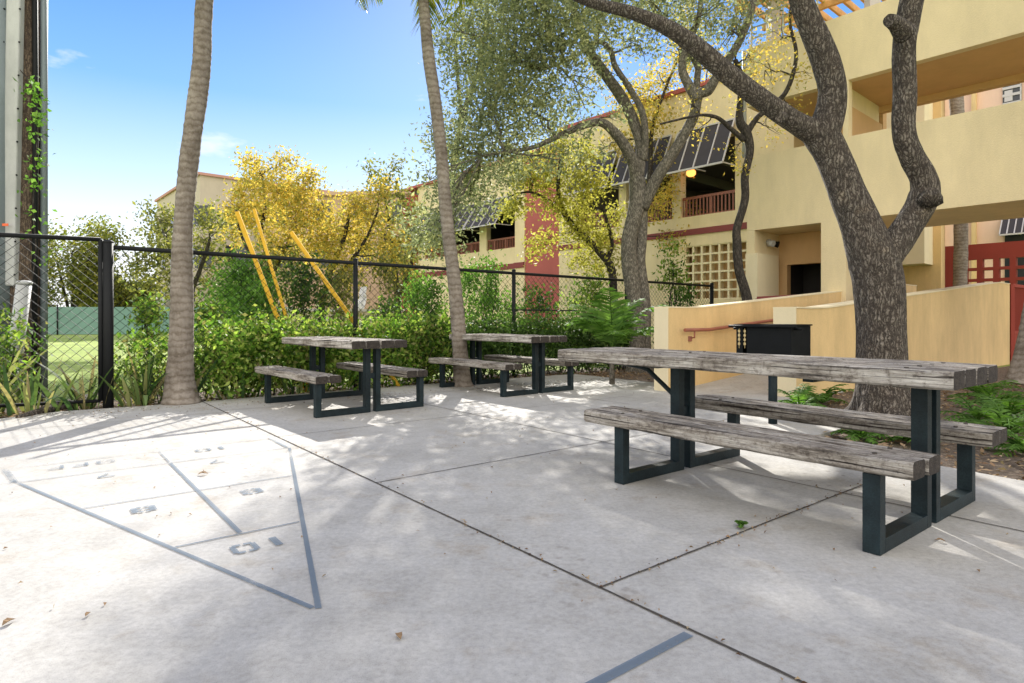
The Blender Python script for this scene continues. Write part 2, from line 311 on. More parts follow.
bed('mulch_bed', [(-14, 3), (-7.0, 4.1), (-5.6, 6.6), (-5.2, 7.3), (-4.5, 7.75), (-3.6, 8.5), (-1.2, 10.5), (1.2, 12.2), (2.6, 10.4), (2.6, 9.4), (9, 15), (6.5, 17.6), (-6.4, 8.6), (-16, 4.4)], -.045, M['mulch'])
bed('mulch_bed', [(2.7, 5.7), (3.1, 4.5), (4.8, 2.3), (6.1, 0), (7, -5), (14, -5), (22, 12), (13, 15.6), (3.9, 8.6), (3.5, 6.9)], -.035, M['mulch'])
# joints as narrow dirty grooves
def strip(pts, wd, z=.004, jit=.25):
    mb = MB(); L_ = []; R_ = []
    a = Vector(pts[0]); b = Vector(pts[1]); nseg = max(2, int((b - a).length / .06)); d = (b - a).normalized(); sd = Vector((-d.y, d.x, 0))
    for i in range(nseg + 1):
        p = a.lerp(b, i / nseg); w1 = wd / 2 * (1 + rnd.uniform(-jit, jit)); w2 = wd / 2 * (1 + rnd.uniform(-jit, jit))
        L_.append(p + sd * w1); R_.append(p - sd * w2)
    vs = [Vector((p.x, p.y, z)) for p in L_ + R_]
    mb.add(vs, [(nseg + 1 + i, nseg + 2 + i, i + 1, i) for i in range(nseg)]); return mb
O = Vector((.36, 2.51, 0))
J = [((O - U * 5.5), (O + U * 7.6), .012), (O, O + V * 2.75, .010), (O + U * 2.05, O + U * 2.05 + V * 4.2, .009),
     (O + U * 4.1, O + U * 4.1 + V * 5.0, .008), (O + U * 6.15, O + U * 6.15 + V * 5.3, .008),
     (O - U * 1.6 + V * 2.2, O + U * 8.4 + V * 2.2, .010), (O + U * 6.05 - V * 2.9, O + U * 6.05, .006),
     (O - U * 2.2, O - U * 2.2 + V * 3.4, .012), (O + U * 3.5 + V * 4.25, O + U * 8 + V * 4.25, .008)]
for a, b, wd in J: strip((a, b), wd).build('patio_joint', M['joint'], kind='structure')
# court painting, local frame: x=U, y=V, origin apex
AP = G(314.5, 608); CM = Matrix.Translation(AP) @ Matrix.Rotation(ANG_U, 4, 'Z') @ Matrix.Scale(-1, 4, Vector((0, 1, 0)))
cr = bpy.data.objects.new('court_marking', None)
court = MB()
zc = .004
def cl(x0, y0, x1, y1, wd, t=None):
    a = Vector((x0, y0, 0)); b = Vector((x1, y1, 0)); d = (b - a).normalized(); s_ = Vector((-d.y, d.x, 0)) * wd / 2
    tt = t or court; zz = len(tt.f) * .00035; tt.add([(p.x, p.y, zz) for p in (a - s_, b - s_, b + s_, a + s_)], [(0, 1, 2, 3)])
HB = .90 / 2.98
cl(-.02, .008, 2.98, .90, .024); cl(.0, -.008, 3.12, -.945, .024); cl(1.02, -.30, 1.02, .30, .014); cl(2.03, -.60, 2.03, .60, .013); cl(1.035, 0, 2.98, 0, .025)
cl(2.99, -2.2, 2.99, .90, .014); cl(3.5, -2.6, 3.5, .90, .014); cl(3.01, .89, 3.49, .89, .03); cl(3.01, -.92, 3.49, -.98, .04); cl(3.02, 0, 3.49, 0, .014)
# next court's base line near the camera
def glyph(ch, cx, cy, hh, ww, flip=1):
    # char local: gx right, gy up; right = -V, up = -U
    t = .22
    G_ = {'1': [(.35, 0, .65, 1)], '0': [(0, .12, t, .88), (1 - t, .12, 1, .88), (.12, 0, .44, .2), (.56, 0, .88, .2), (.12, .8, .44, 1), (.56, .8, .88, 1)],
          '8': [(0, .07, .26, .93), (.74, .07, 1, .93), (.261, 0, .45, .2), (.55, 0, .739, .2), (.261, .8, .45, 1), (.55, .8, .739, 1), (.261, .41, .45, .59), (.55, .41, .739, .59)],
          '7': [(0, .82, .78, 1), (.78, .6, 1, 1), (.55, .32, .78, .6), (.32, 0, .55, .32)],
          'F': [(0, 0, t, 1), (.24, .82, 1, 1), (.24, .42, .8, .58)]}
    for x0, y0, x1, y1 in G_[ch]:
        pts = [(cx - (y - .5) * hh, cy - (x - .5) * ww) for x, y in ((x0, y0), (x1, y0), (x1, y1), (x0, y1))]
        court.add([(p[0], p[1], len(court.f) * .00005 + .001) for p in pts], [(0, 1, 2, 3)])
glyph('1', .80, .105, .13, .12); glyph('0', .80, -.04, .13, .12)
glyph('8', 1.79, .265, .125, .125); glyph('8', 1.79, -.33, .125, .125)
glyph('7', 2.82, .29, .11, .10); glyph('7', 2.84, -.42, .11, .10)
glyph('1', 3.33, .44, .12, .12); glyph('0', 3.33, .30, .12, .12)
glyph('0', 3.33, -.38, .12, .12); glyph('F', 3.33, -.54, .12, .10); glyph('F', 3.33, -.69, .12, .10)
def flat_court(name, base, flips, mb):
    # place local (x along U, y along V) at world, keep object coords = local
    me = bpy.data.meshes.new(name)
    vs = [(x, -y, z) for x, y, z in mb.v]; fs = [tuple(reversed(f)) for f in mb.f]
    me.from_pydata(vs, [], fs); me.materials.append(M['blue_paint']); o = bpy.data.objects.new(name, me); col.objects.link(o)
    o.location = (base.x, base.y, zc); o.rotation_euler = (0, 0, ANG_U); WM[o.name] = Matrix.Identity(4); return tag(o, kind='structure')
# rotation by ANG_U maps +x to U, +y to (-V)
flat_court('court_marking', AP, 1, court)
c2 = MB(); cl(0, -1.2, 0, -.03, .04, c2); flat_court('court_line', O - U * .45, 1, c2)
bpy.data.objects.remove(cr)
# ------------------------------------------------------------------ foliage helpers
def leaf_mesh(name, clusters, size, mat, parent, aspect=.5, spray=14, tight=.16, up=0., **kw):
    """clusters: (centre, (rx,ry,rz), count)"""
    C, A, B = [], [], []
    for c, r, k in clusters:
        k = int(k); ms = max(1, k // spray); r = np.array(r if hasattr(r, '__len__') else (r, r, r))
        d = rng.normal(size=(ms, 3)); d /= np.linalg.norm(d, axis=1)[:, None]
        sc_ = d * (rng.random((ms, 1)) ** .42) * r + np.array(c)
        idx = rng.integers(0, ms, k)
        p = sc_[idx] + rng.normal(size=(k, 3)) * (r.mean() * tight + size * .8)
        C.append(p)
    C = np.concatenate(C); k = len(C)
    a = rng.normal(size=(k, 3)); a[:, 2] += up; a /= np.linalg.norm(a, axis=1)[:, None]
    b = np.cross(a, rng.normal(size=(k, 3))); b /= np.linalg.norm(b, axis=1)[:, None]
    s = size * rng.uniform(.6, 1.3, (k, 1))
    nn = np.cross(a, b) * s * .12
    V_ = np.stack([C - a * s * .5, C + b * s * aspect * .5 + nn, C + a * s * .5, C - b * s * aspect * .5 + nn], 1).reshape(-1, 3)
    V_[:, 2] = np.maximum(V_[:, 2], -.03)
    return raw(name, V_, np.arange(4 * k), mat, parent, 4, **kw)
def wob(a, b, amp, n=5, rr=rnd, sag=0):
    a = Vector(a); b = Vector(b); L_ = (b - a).length; o_ = []
    for i in range(n + 1):
        t = i / n; j = Vector((rr.uniform(-1, 1), rr.uniform(-1, 1), rr.uniform(-1, 1))) * amp * L_ * math.sin(math.pi * t)
        o_.append(a.lerp(b, t) + j + Vector((0, 0, sag * L_ * math.sin(math.pi * t))))
    return o_
def tree(name, label, cat, limbs, clusters, bark, leafm, lsize, group=None, aspect=.5, twigs=3, spray=14, tight=.16, sides=12, jit=.06, tw_r=.035, extra=None):
    base = Vector(limbs[0][0][0]); base.z = 0
    t = thing(name, base, label, cat, group)
    mb = MB(); allp = []
    for i, (pts, rad) in enumerate(limbs):
        mb.tube(pts, rad, sides if i < 3 else max(7, sides - 4), jit=jit, sub=5, seed=i + 3)
        for a, b in zip(pts[:-1], pts[1:]):
            for q in range(4): allp.append(Vector(a).lerp(Vector(b), q / 4))
        allp.append(Vector(pts[-1]))
    if extra: extra(mb)
    mb.build('trunk', bark, t)
    bb = MB(); upper = [p for p in allp if p.z > base.z + .25 * max(q.z for q in allp)]
    for c, r, k in clusters:
        c = Vector(c); rr_ = (r if not hasattr(r, '__len__') else sum(r) / 3)
        q = min(upper, key=lambda p: (p - c).length + (1.0 if p.z > c.z + .3 else 0))
        th = max(.012, min(tw_r, rr_ * .05))
        path = wob(q, c, .07, 5, sag=.06); bb.tube(path, [th * (1 - .6 * i / 5) for i in range(6)], 6, cap=False)
        for j in range(twigs):
            dv = Vector((rnd.gauss(0, 1), rnd.gauss(0, 1), rnd.gauss(.2, 1))).normalized() * rr_ * .9
            st = path[rnd.randint(2, 5)]; bb.tube(wob(st, c + dv, .08, 4), [th * .5, th * .4, th * .3, th * .2, th * .12], 5, cap=False)
    if clusters: bb.build('branch', bark, t)
    if clusters: leaf_mesh('crown', clusters, lsize, leafm, t, aspect, spray, tight)
    return t
def px_limb(pts, Z0, Z1=None, k=1.):
    """pts: (px, py, width_px)"""
    Z1 = Z0 if Z1 is None else Z1; o_ = []; r_ = []
    for i, (x, y, wp) in enumerate(pts):
        Z = Z0 + (Z1 - Z0) * i / max(1, len(pts) - 1); o_.append(P(x, y, Z)); r_.append(wp / 2 * Z / F * k)
    return o_, r_
def cl_px(x, y, Z, rp, n_, fy=1., fz=1.):
    r = rp * Z / F; return (P(x, y, Z), (r, r * fz, r * fy), n_)
# ------------------------------------------------------------------ frames for walls
class Fr:
    """vertical plane through point at pixel x, depth Z, running along d; depth axis n points away from the camera"""
    def __init__(s, x, Z, deg):
        s.o = Vector(((x - 512) / F * Z, Z, 0)); s.d = Vector((-math.sin(R(deg)), math.cos(R(deg)), 0)); s.n = Vector((math.cos(R(deg)), math.sin(R(deg)), 0))
    def s(s_, x, dep=0):
        k = (x - 512) / F; o = s_.o + s_.n * dep; return (o.x - k * o.y) / (k * s_.d.y - s_.d.x)
    def h(s_, x, y, dep=0):
        Z = (s_.o + s_.n * dep + s_.d * s_.s(x, dep)).y; return CH + (H - y) * Z / F
    def pt(s_, s, dep, z): p = s_.o + s_.d * s + s_.n * dep; return Vector((p.x, p.y, z))
    def box(s_, mb, s0, s1, d0, d1, z0, z1):
        return mb.hexa([s_.pt(s0, d0, z0), s_.pt(s0, d1, z0), s_.pt(s1, d1, z0), s_.pt(s1, d0, z0), s_.pt(s0, d0, z1), s_.pt(s0, d1, z1), s_.pt(s1, d1, z1), s_.pt(s1, d0, z1)])
    def wall(s_, mb, s0, s1, d0, d1, z0, z1, holes):
        xs = sorted({s0, s1, *[h[0] for h in holes], *[h[1] for h in holes]})
        for a, b in zip(xs[:-1], xs[1:]):
            mid = (a + b) / 2; hh = sorted([(h[2], h[3]) for h in holes if h[0] < mid < h[1]]); z = z0
            for c, e in hh:
                if c > z + 1e-4: s_.box(mb, a, b, d0, d1, z, c)
                z = e
            if z < z1 - 1e-4: s_.box(mb, a, b, d0, d1, z, z1)
        return mb
BD = 41.4
# ---- right garage block
FR = Fr(715, 20, BD)
def railing(fr, s0, s1, z0, z1, dep, parent, mat, name='railing'):
    mb = MB(); fr.box(mb, s0, s1, dep, dep + .06, z1 - .09, z1); fr.box(mb, s0, s1, dep, dep + .05, z0, z0 + .05)
    k = int((s1 - s0) / .13)
    for i in range(k + 1):
        a = s0 + (s1 - s0) * i / k; ww = .05 if i % 7 == 0 else .022; fr.box(mb, a - ww, a + ww, dep + .012, dep + .042, z0 + .05, z1 - .09)
    return mb.build(name, mat, parent)
def awning(fr, s0, s1, zt, zb, proj, parent, nrib=4):
    t = parent
    pm = MB(); A = fr.pt(s0, -.03, zt); B = fr.pt(s1, -.03, zt); C = fr.pt(s1, -proj, zb); D = fr.pt(s0, -proj, zb)
    th = Vector((0, 0, -.02)); pm.hexa([A + th, D + th, C + th, B + th, A, D, C, B])
    aw = pm.build('awning', M['mesh_black'], t)
    fm = MB()
    for i in range(nrib + 1):
        a = A.lerp(B, i / nrib); b = D.lerp(C, i / nrib); up = Vector((0, 0, .03)); fm.bar(a + up, b + up, .04, .04)
    fm.bar(D, C, .06, .06); fm.bar(A + Vector((0, 0, .03)), B + Vector((0, 0, .03)), .05, .05)
    for q in (0, .5, 1):
        b = D.lerp(C, q); fm.bar(b, fr.pt(s0 + (s1 - s0) * q, -.02, zb + .02), .035, .035)
    fm.build('awning_frame', M['white'], aw)
gar = thing('parking_garage', FR.pt(3, 0, 0), 'yellow two storey parking garage with slanted dark awnings over its openings behind the forked oak', 'garage')
S_ = 2.33; ops = [(-.70 + i * S_, 1.28 + i * S_) for i in range(3)]
zs = FR.h(715, 213); zop = 7.0; ZT = 8.8
sb0, sb1 = FR.s(747), FR.s(684.5); sbz1, sbz0 = 3.55, 1.75
m_ = MB(); FR.wall(m_, -3.2, 7.07, 0, .3, 0, ZT, [(a, b, zs, zop) for a, b in ops] + [(sb0, sb1, sbz0, sbz1)]); m_.build('wall', M['stucco'], gar)
m_ = MB(); FR.box(m_, -3.2, 7.1, -.1, .4, ZT, ZT + .14); m_.build('coping', M['rose'], gar)
m_ = MB(); FR.box(m_, -3.2, 7.07, -.05, 0, 3.92, 4.12); m_.build('band', M['maroon'], gar)
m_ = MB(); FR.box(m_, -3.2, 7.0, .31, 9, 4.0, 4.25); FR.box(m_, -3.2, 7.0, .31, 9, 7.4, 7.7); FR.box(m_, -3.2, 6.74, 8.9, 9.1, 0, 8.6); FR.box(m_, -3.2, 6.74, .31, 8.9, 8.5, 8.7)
FR.box(m_, 6.75, 7.06, .31, 8.9, 0, 8.7)
for i in range(5): FR.box(m_, -3 + 2.3 * i, -2.85 + 2.3 * i, .31, 8.8, 7.0, 7.4)
m_.build('floor_slab', M['concrete_slab'], gar)
for a, b in ops: railing(FR, a, b, zs + .0, zs + .68, .1, gar, M['rust_rail'])
m_ = MB(); nc, nr = 7, 6; cw = (sb1 - sb0) / nc; ch_ = (sbz1 - sbz0) / nr
for i in range(nc + 1): FR.box(m_, sb0 + i * cw - .035, sb0 + i * cw + .035, .02, .22, sbz0, sbz1)
for j in range(nr + 1):
    for i in range(nc): FR.box(m_, sb0 + i * cw + .036, sb0 + (i + 1) * cw - .036, .025, .215, sbz0 + j * ch_ - .03, sbz0 + j * ch_ + .03)
m_.build('lattice', M['stucco_cream'], gar)
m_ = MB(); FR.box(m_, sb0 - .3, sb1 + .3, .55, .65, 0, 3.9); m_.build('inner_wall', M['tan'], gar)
for i, (a, b) in enumerate(ops): awning(FR, a - .0, b + .1, 7.42, 5.95, .75, gar)
lmp = thing('ceiling_lamp', FR.pt(1.0, .9, 6.1), 'round lit orange lamp hanging in the opening under the right hand awning', 'lamp', 'lit lamps inside the garage openings')
def ico(mb, c, r, sq=1., seg=10):
    vs = []; fs = []
    for i in range(seg // 2 + 1):
        for j in range(seg):
            a = math.pi * i / (seg // 2); b = 2 * math.pi * j / seg; vs.append((c[0] + r * math.sin(a) * math.cos(b), c[1] + r * math.sin(a) * math.sin(b), c[2] + sq * r * math.cos(a)))
    for i in range(seg // 2):
        for j in range(seg): fs.append((i * seg + j, (i + 1) * seg + j, (i + 1) * seg + (j + 1) % seg, i * seg + (j + 1) % seg))
    mb.add(vs, fs, True); return mb
def lamp_parts(t, p, top):
    ico(MB(), p, .17, .8).build('globe', M['lamp'], t); MB().tube([(p[0], p[1], p[2] + .12), (p[0], p[1], top)], .025, 6).build('stem', M['dark'], t)
pl = P(691, 173, 20.6); lmp.location = pl; WM[lmp.name] = Matrix.Translation(pl); lamp_parts(lmp, pl, 7.38)
# ---- left garage block
FL = Fr(527, 31.3, BD)
gl = thing('parking_garage', FL.pt(4, 0, 0), 'far yellow garage wing with rose pilasters and awnings, behind the second palm trunk', 'garage')
def SL(x): return FL.s(x)
zs2 = FL.h(505, 248.5); zt2 = 7.3
lops = [(SL(516), SL(486.5)), (SL(479.5), SL(452)), (SL(448), SL(425))]
m_ = MB(); FL.wall(m_, SL(527), SL(418), 0, .3, 0, 9.4, [(a, b, zs2, zt2) for a, b in lops]); FL.box(m_, SL(527) , SL(517.5), -.18, 0, 0, 9.4); m_.build('wall', M['stucco'], gl)
m_ = MB(); FL.box(m_, SL(568), SL(527) - .003, -.12, .3, 0, 9.4); m_.build('rose_pilaster', M['rose'], gl)
m_ = MB(); FL.box(m_, SL(417.8), SL(406), -.3, .3, 0, 9.0); m_.build('rose_pilaster', M['red'], gl)
m_ = MB(); FL.box(m_, SL(517), SL(419), -.06, -.002, 3.72, 4.0); FL.box(m_, SL(527), SL(517), -.24, -.182, 3.72, 4.0); m_.build('band', M['maroon'], gl)
m_ = MB(); FL.box(m_, SL(570), SL(406), -.2, .4, 9.4, 9.55); m_.build('coping', M['rose'], gl)
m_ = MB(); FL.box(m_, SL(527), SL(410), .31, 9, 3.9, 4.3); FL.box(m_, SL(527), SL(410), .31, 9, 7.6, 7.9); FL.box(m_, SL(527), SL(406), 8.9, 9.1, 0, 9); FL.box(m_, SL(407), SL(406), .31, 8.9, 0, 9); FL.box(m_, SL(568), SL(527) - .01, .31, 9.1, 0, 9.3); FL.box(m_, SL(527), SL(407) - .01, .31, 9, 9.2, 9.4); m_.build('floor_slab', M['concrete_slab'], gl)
for a, b in lops: railing(FL, a, b, zs2, zs2 + .6, .1, gl, M['rust_rail'])
for a, b in ((SL(511), SL(479)), (SL(478), SL(449)), (SL(446), SL(421))): awning(FL, a, b, 7.55, 6.0, 1.1, gl)
t = thing('ceiling_lamp', P(433, 248.6, 37.5), 'small lit orange lamp low in the far garage opening left of the second palm', 'lamp', 'lit lamps inside the garage openings'); lamp_parts(t, P(433, 248.6, 37.5), 7.5)
# ---- walkway / stair building
FB = Fr(1024, 10.8, BD)
br = thing('walkway_building', FB.pt(3, 0, 0), 'tall yellow stucco stair tower and covered bridge with two solid parapets behind the front oak', 'building')
sL = FB.s(747); zS, zP, zU, zT = 3.2, 4.95, 6.15, 7.55; W2 = 2.5; sR = -9
m_ = MB(); FB.box(m_, sR, sL, 0, .2, zS, zP); m_.build('lower_parapet', M['stucco'], br)
m_ = MB(); FB.box(m_, sR, sL, 0, .2, zU, zT); m_.build('upper_parapet', M['stucco'], br)
s83 = FB.s(846); s82 = FB.s(821); sM = FB.s(883, W2)
m_ = MB(); FB.box(m_, sR, sL, .202, W2, zS + .002, 4.0); FB.box(m_, sR, sL, W2 - .2, W2, 4.0, zP - .35); m_.build('bridge_slab', M['stucco'], br)
m_ = MB(); FB.box(m_, sR, sL, .202, W2 - .2, zU + .003, zU + .3); FB.box(m_, sR, sL, W2 - .2, W2, zU - .14, zU + .3); m_.build('roof_slab', M['tan'], br)
m_ = MB(); FB.box(m_, s83, s82, 0, .4, -.05, zS - .002)                      
m_.build('pillar', M['stucco'], br); m_ = MB()
FB.box(m_, FB.s(754.5), sL, 0, W2, -.05, zS - .002)               
m_.build('pillar', M['stucco'], br); m_ = MB()
FB.box(m_, FB.s(848.5), FB.s(843), .001, .2, zP + .002, zU - .002)   # post between the parapets
m_.build('pillar', M['stucco'], br)
m_ = MB(); dS = .38
D1 = 1.25; sdoor0, sdoor1 = FB.s(824, D1), FB.s(787, D1)
FB.wall(m_, s83, FB.s(754.5) - .001, D1, D1 + .2, -.05, 3.195, [(sdoor0, sdoor1, -.05, FB.h(800, 264, D1))]); FB.wall(m_, sM, sL, W2 + .001, W2 + .25, -.05, 3.3, [])
FB.wall(m_, sM, sL, W2 + .001, W2 + .25, 3.301, zT, [(FB.s(872, W2), FB.s(846, W2), 4.9, 5.75)])
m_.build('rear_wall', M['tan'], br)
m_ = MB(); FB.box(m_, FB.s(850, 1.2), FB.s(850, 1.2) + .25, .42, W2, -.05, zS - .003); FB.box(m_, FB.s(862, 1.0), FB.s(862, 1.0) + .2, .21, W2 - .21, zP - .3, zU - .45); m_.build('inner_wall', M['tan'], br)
m_ = MB(); FB.box(m_, FB.s(862, 1.5) - .1, FB.s(862, 1.5) + .35, .21, W2 - .21, zU - .45, zU + .002); m_.build('beam', M['stucco'], br)
m_ = MB(); FB.box(m_, sdoor0 - .1, sdoor1 + .1, W2 - .1, W2 - .002, -.05, 3.19); FB.box(m_, sdoor0 - .15, sdoor0 - .1, D1 + .21, W2 - .1, -.05, 3.19); FB.box(m_, sdoor1 + .1, sdoor1 + .15, D1 + .21, W2 - .1, -.05, 3.19); m_.build('dark_doorway', M['dark'], br)
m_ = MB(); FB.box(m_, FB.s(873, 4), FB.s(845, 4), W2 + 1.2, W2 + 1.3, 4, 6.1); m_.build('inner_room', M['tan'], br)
# low wall left in the recess
m_ = MB(); FB.box(m_, FB.s(754.5) - .13, FB.s(748), -.12, .95, -.05, FB.h(750, 253.5, -.12)); m_.build('low_wall', M['stucco_cream'], br)
# wall lamp in recess
t = thing('wall_lamp', P(768, 243, 16.2), 'small dark round spotlight under the ceiling of the yellow stair recess', 'lamp')
s5 = FB.s(754.5); dl_ = min((abs((FB.pt(s5, q / 100, 0).x / FB.pt(s5, q / 100, 0).y) - (768 - 512) / F), q / 100) for q in range(5, 120))[1]
p = FB.pt(s5, dl_, 0); p.z = CH + (H - 243) * p.y / F; t.location = p; WM[t.name] = Matrix.Translation(p)
MB().tube([p - FB.d * .0, p - FB.d * .06], .09, 12).build('mount', M['galv'], t)
for sg, mt_ in ((1, 'black_metal'), (-1, 'galv')): MB().tube([p - FB.d * .05 + FB.n * .10 * sg, p - FB.d * .20 + FB.n * .13 * sg - UP * .05], [.05, .08], 10).build('spot_head', M[mt_], t)
# pergola on roof
pg = thing('roof_pergola', FB.pt(4, 1, zT), 'timber slatted pergola roof on white posts above the upper parapet', 'pergola')
m_ = MB()
for i in range(26): a = sL + .2 - i * .33; m_.bar(FB.pt(a, -.2, zT + 1.25), FB.pt(a, 3.2, zT + 1.3), .06, .16)
for d_ in (.2, 1.6, 3.0): m_.bar(FB.pt(sL + .4, d_, zT + 1.13), FB.pt(-3.5, d_, zT + 1.13), .1, .14)
m_.build('slat_roof', M['wood_deck'], pg)
for i in range(5): a = sL - .5 - i * 2.1; MB().bar(FB.pt(a, .35, zT - .6), FB.pt(a, .35, zT + 1.05), .22, .22).build('post', M['white'], pg)
rr_ = thing('roof_railing', FB.pt(sL, .3, zT), 'thin grey metal railing at the left end of the upper parapet', 'railing')
m_ = MB()
for z in (.25, .5, .75): m_.bar(FB.pt(sL - .05, .12, zT + z), FB.pt(sL - 1.6, .12, zT + z), .03, .03)
for i in range(5): m_.bar(FB.pt(sL - .05 - i * .38, .12, zT - .01), FB.pt(sL - .05 - i * .38, .12, zT + .78), .035, .035)
m_.build('rail', M['galv'], rr_)
MB().tube([FB.pt(sL + .12, .1, 5), FB.pt(sL + .12, .1, zT + .0)], .05, 8).build('downpipe', M['galv'], br)
# ---- yellow projecting block and tan wing seen under the bridge
FY = Fr(941, 17.5, BD)
yb = thing('annex_building', FY.pt(2, 0, 0), 'tan annex with a pale yellow overhanging upper storey, seen under the bridge', 'building')
zY = FY.h(933, 265)
m_ = MB(); FY.box(m_, FY.s(933), FY.s(870), -.8, 0, zY, 9); m_.build('upper_storey', M['stucco_cream'], yb)
m_ = MB(); FY.wall(m_, 0, FY.s(870), .002, .4, 0, 9, [(FY.s(917), FY.s(899), 0, 2.1)]); m_.build('wall', M['stucco_orange'], yb)
m_ = MB(); FY.box(m_, FY.s(917) + .01, FY.s(899) - .01, .15, .25, 0, 2.08); m_.build('door', paint('olive_door', (.20, .18, .09), .6), yb)
# ---- pink building
FP = Fr(980, 27, BD)
pk = thing('apartment_building', FP.pt(0, 0, 0), 'pink stucco building beyond the bridge, seen between its two parapets at the right', 'building')
m_ = MB(); FP.box(m_, -8, FP.s(935), 0, .4, 0, 15); m_.build('wall', M['pink'], pk)
m_ = MB(); FP.box(m_, FP.s(977), FP.s(972.5), -.2, -.002, 0, 15); FP.box(m_, FP.s(943), FP.s(935), -.25, -.002, 0, 15); m_.build('pilaster', M['stucco_orange'], pk)
wf = MB(); FP.box(wf, FP.s(1022), FP.s(1003), -.06, -.002, FP.h(1010, 104), FP.h(1010, 80)); wo = wf.build('window', M['window'], pk)
m_ = MB()
z0_, z1_ = FP.h(1010, 104), FP.h(1010, 80)
for q in (0, .35, .65): FP.box(m_, FP.s(1022), FP.s(1003), -.12, -.07, z0_ + (z1_ - z0_) * q - .05, z0_ + (z1_ - z0_) * q + .06)
FP.box(m_, FP.s(1022), FP.s(1020.5), -.12, -.07, z0_, z1_); FP.box(m_, FP.s(1013), FP.s(1005), -.11, -.068, z0_ + .1, z0_ + (z1_ - z0_) * .55); m_.build('frame', M['white'], wo)
awning(FP, FP.s(1040), FP.s(1003), FP.h(1010, 216), FP.h(1010, 236), .7, pk, 5)
m_ = MB(); FP.box(m_, FP.s(1040), FP.s(1005), -.05, -.003, 2.5, FP.h(1010, 222)); m_.build('window', M['window'], pk)
# ---- red lattice wall
FW = Fr(1000, 19, BD)
rw = thing('lattice_wall', FW.pt(0, 0, 0), 'brick red garden wall pierced by rows of square openings at the right edge', 'wall')
zw = FW.h(985, 243.5); s0r = FW.s(966); hol = []
pw = .41
zr = FW.h(985, 259)
for r_ in range(4):
    for c_ in range(14): hol.append((s0r - .02 - c_ * pw - .26, s0r - .02 - c_ * pw, zr - .30 - r_ * .35 + .04, zr - r_ * .35))
m_ = MB(); FW.wall(m_, s0r - 6, FW.s(945), 0, .25, 0, zw, hol); m_.build('wall', M['red'], rw)
# ---- ramp walls
def rampwall(o_, d, L_, th, h0, h1, name, label, steps=24, cap=.02, nside=None, endmat='stucco_cream'):
    t = thing(name, o_, label, 'wall'); n_ = Vector((-d.y, d.x, 0)) * th
    mb = MB(); cp = MB(); e0 = .34
    prof = lambda s: h0 + (h1 - h0) * max(0, min(1, (s - .8) / (L_ - 1.8)))
    ss = [0.0 + .012] + [L_ * i / steps for i in range(1, steps + 1)]
    for a, b in zip(ss[:-1], ss[1:]):
        A = o_ + d * a; B = o_ + d * b; za, zb = prof(a), prof(b)
        mb.hexa([(A.x, A.y, -.05), (B.x, B.y, -.05), (B.x + n_.x, B.y + n_.y, -.05), (A.x + n_.x, A.y + n_.y, -.05), (A.x, A.y, za), (B.x, B.y, zb), (B.x + n_.x, B.y + n_.y, zb), (A.x + n_.x, A.y + n_.y, za)])
    me = mb.build('wall', M['stucco_orange'], t)
    e = MB(); A = o_ - d * .002; B = o_ + d * .010
    e.hexa([(A.x, A.y, -.05), (B.x, B.y, -.05), (B.x + n_.x, B.y + n_.y, -.05), (A.x + n_.x, A.y + n_.y, -.05), (A.x, A.y, h0 + .002), (B.x, B.y, h0 + .002), (B.x + n_.x, B.y + n_.y, h0 + .002), (A.x + n_.x, A.y + n_.y, h0 + .002)])
    e.build('end_face', M['stucco_cream'], t)
    for a, b in zip(ss[:-1], ss[1:]):
        A = o_ + d * a; B = o_ + d * b; za, zb = prof(a) + .001, prof(b) + .001; q = n_ * .04
        cp.hexa([(A.x - q.x, A.y - q.y, za), (B.x - q.x, B.y - q.y, zb), (B.x + n_.x + q.x, B.y + n_.y + q.y, zb), (A.x + n_.x + q.x, A.y + n_.y + q.y, za), (A.x - q.x, A.y - q.y, za + .02), (B.x - q.x, B.y - q.y, zb + .02), (B.x + n_.x + q.x, B.y + n_.y + q.y, zb + .02), (A.x + n_.x + q.x, A.y + n_.y + q.y, za + .02)])
    cp.build('coping', M['stucco_cream'], t); return prof
W1 = G(668, 391.6); W2p = G(796, 398); dV = (G(1000, 364) - W2p).normalized()
rampwall(W1, dV, 10.4, .26, 1.27, 1.95, 'ramp_wall', 'back orange ramp wall with the brown handrail along it, behind the grill')
rampwall(W2p, dV, 11.15, .33, 1.25, 1.98, 'ramp_wall', 'front orange ramp wall running behind the oak trunk to the red gate')
m_ = MB(); nW = Vector((-dV.y, dV.x, 0)); a0 = W2p + nW * .33; a1 = W1
m_.add([(a0.x, a0.y, -.01), (a1.x, a1.y, -.01), ((a1 + dV * 10.3).x, (a1 + dV * 10.3).y, .75), ((a0 + dV * 10.4).x, (a0 + dV * 10.4).y, .75)], [(3, 2, 1, 0)]); m_.build('ramp', M['concrete'], kind='structure')
hr = thing('handrail', W1, 'brown pipe handrail on brackets fixed to the back ramp wall', 'handrail')
pts = [W1 - nW * .09 + dV * .3 + UP * .93, W1 - nW * .09 + dV * .95 + UP * .93, W1 - nW * .09 + dV * 4.6 + UP * 1.2, W1 - nW * .09 + dV * 7 + UP * 1.38]
MB().tube(pts, .028, 10).build('rail', M['handrail'], hr)
for s_ in (.55, 2.35, 4.2, 6): zz = .93 if s_ < .95 else .93 + (s_ - .95) * .074; q = W1 + dV * s_; MB().tube([q - nW * .01 + UP * (zz - .13), q - nW * .09 + UP * (zz - .12), q - nW * .09 + UP * (zz - .02)], .014, 8).box((q.x - .03, q.y - .03, zz - .18), (q.x + .03, q.y + .012, zz - .10)).build('bracket', M['handrail'], hr)
mr = thing('maroon_rail', P(785, 300, 15), 'maroon metal rail just showing above the back ramp wall', 'railing')
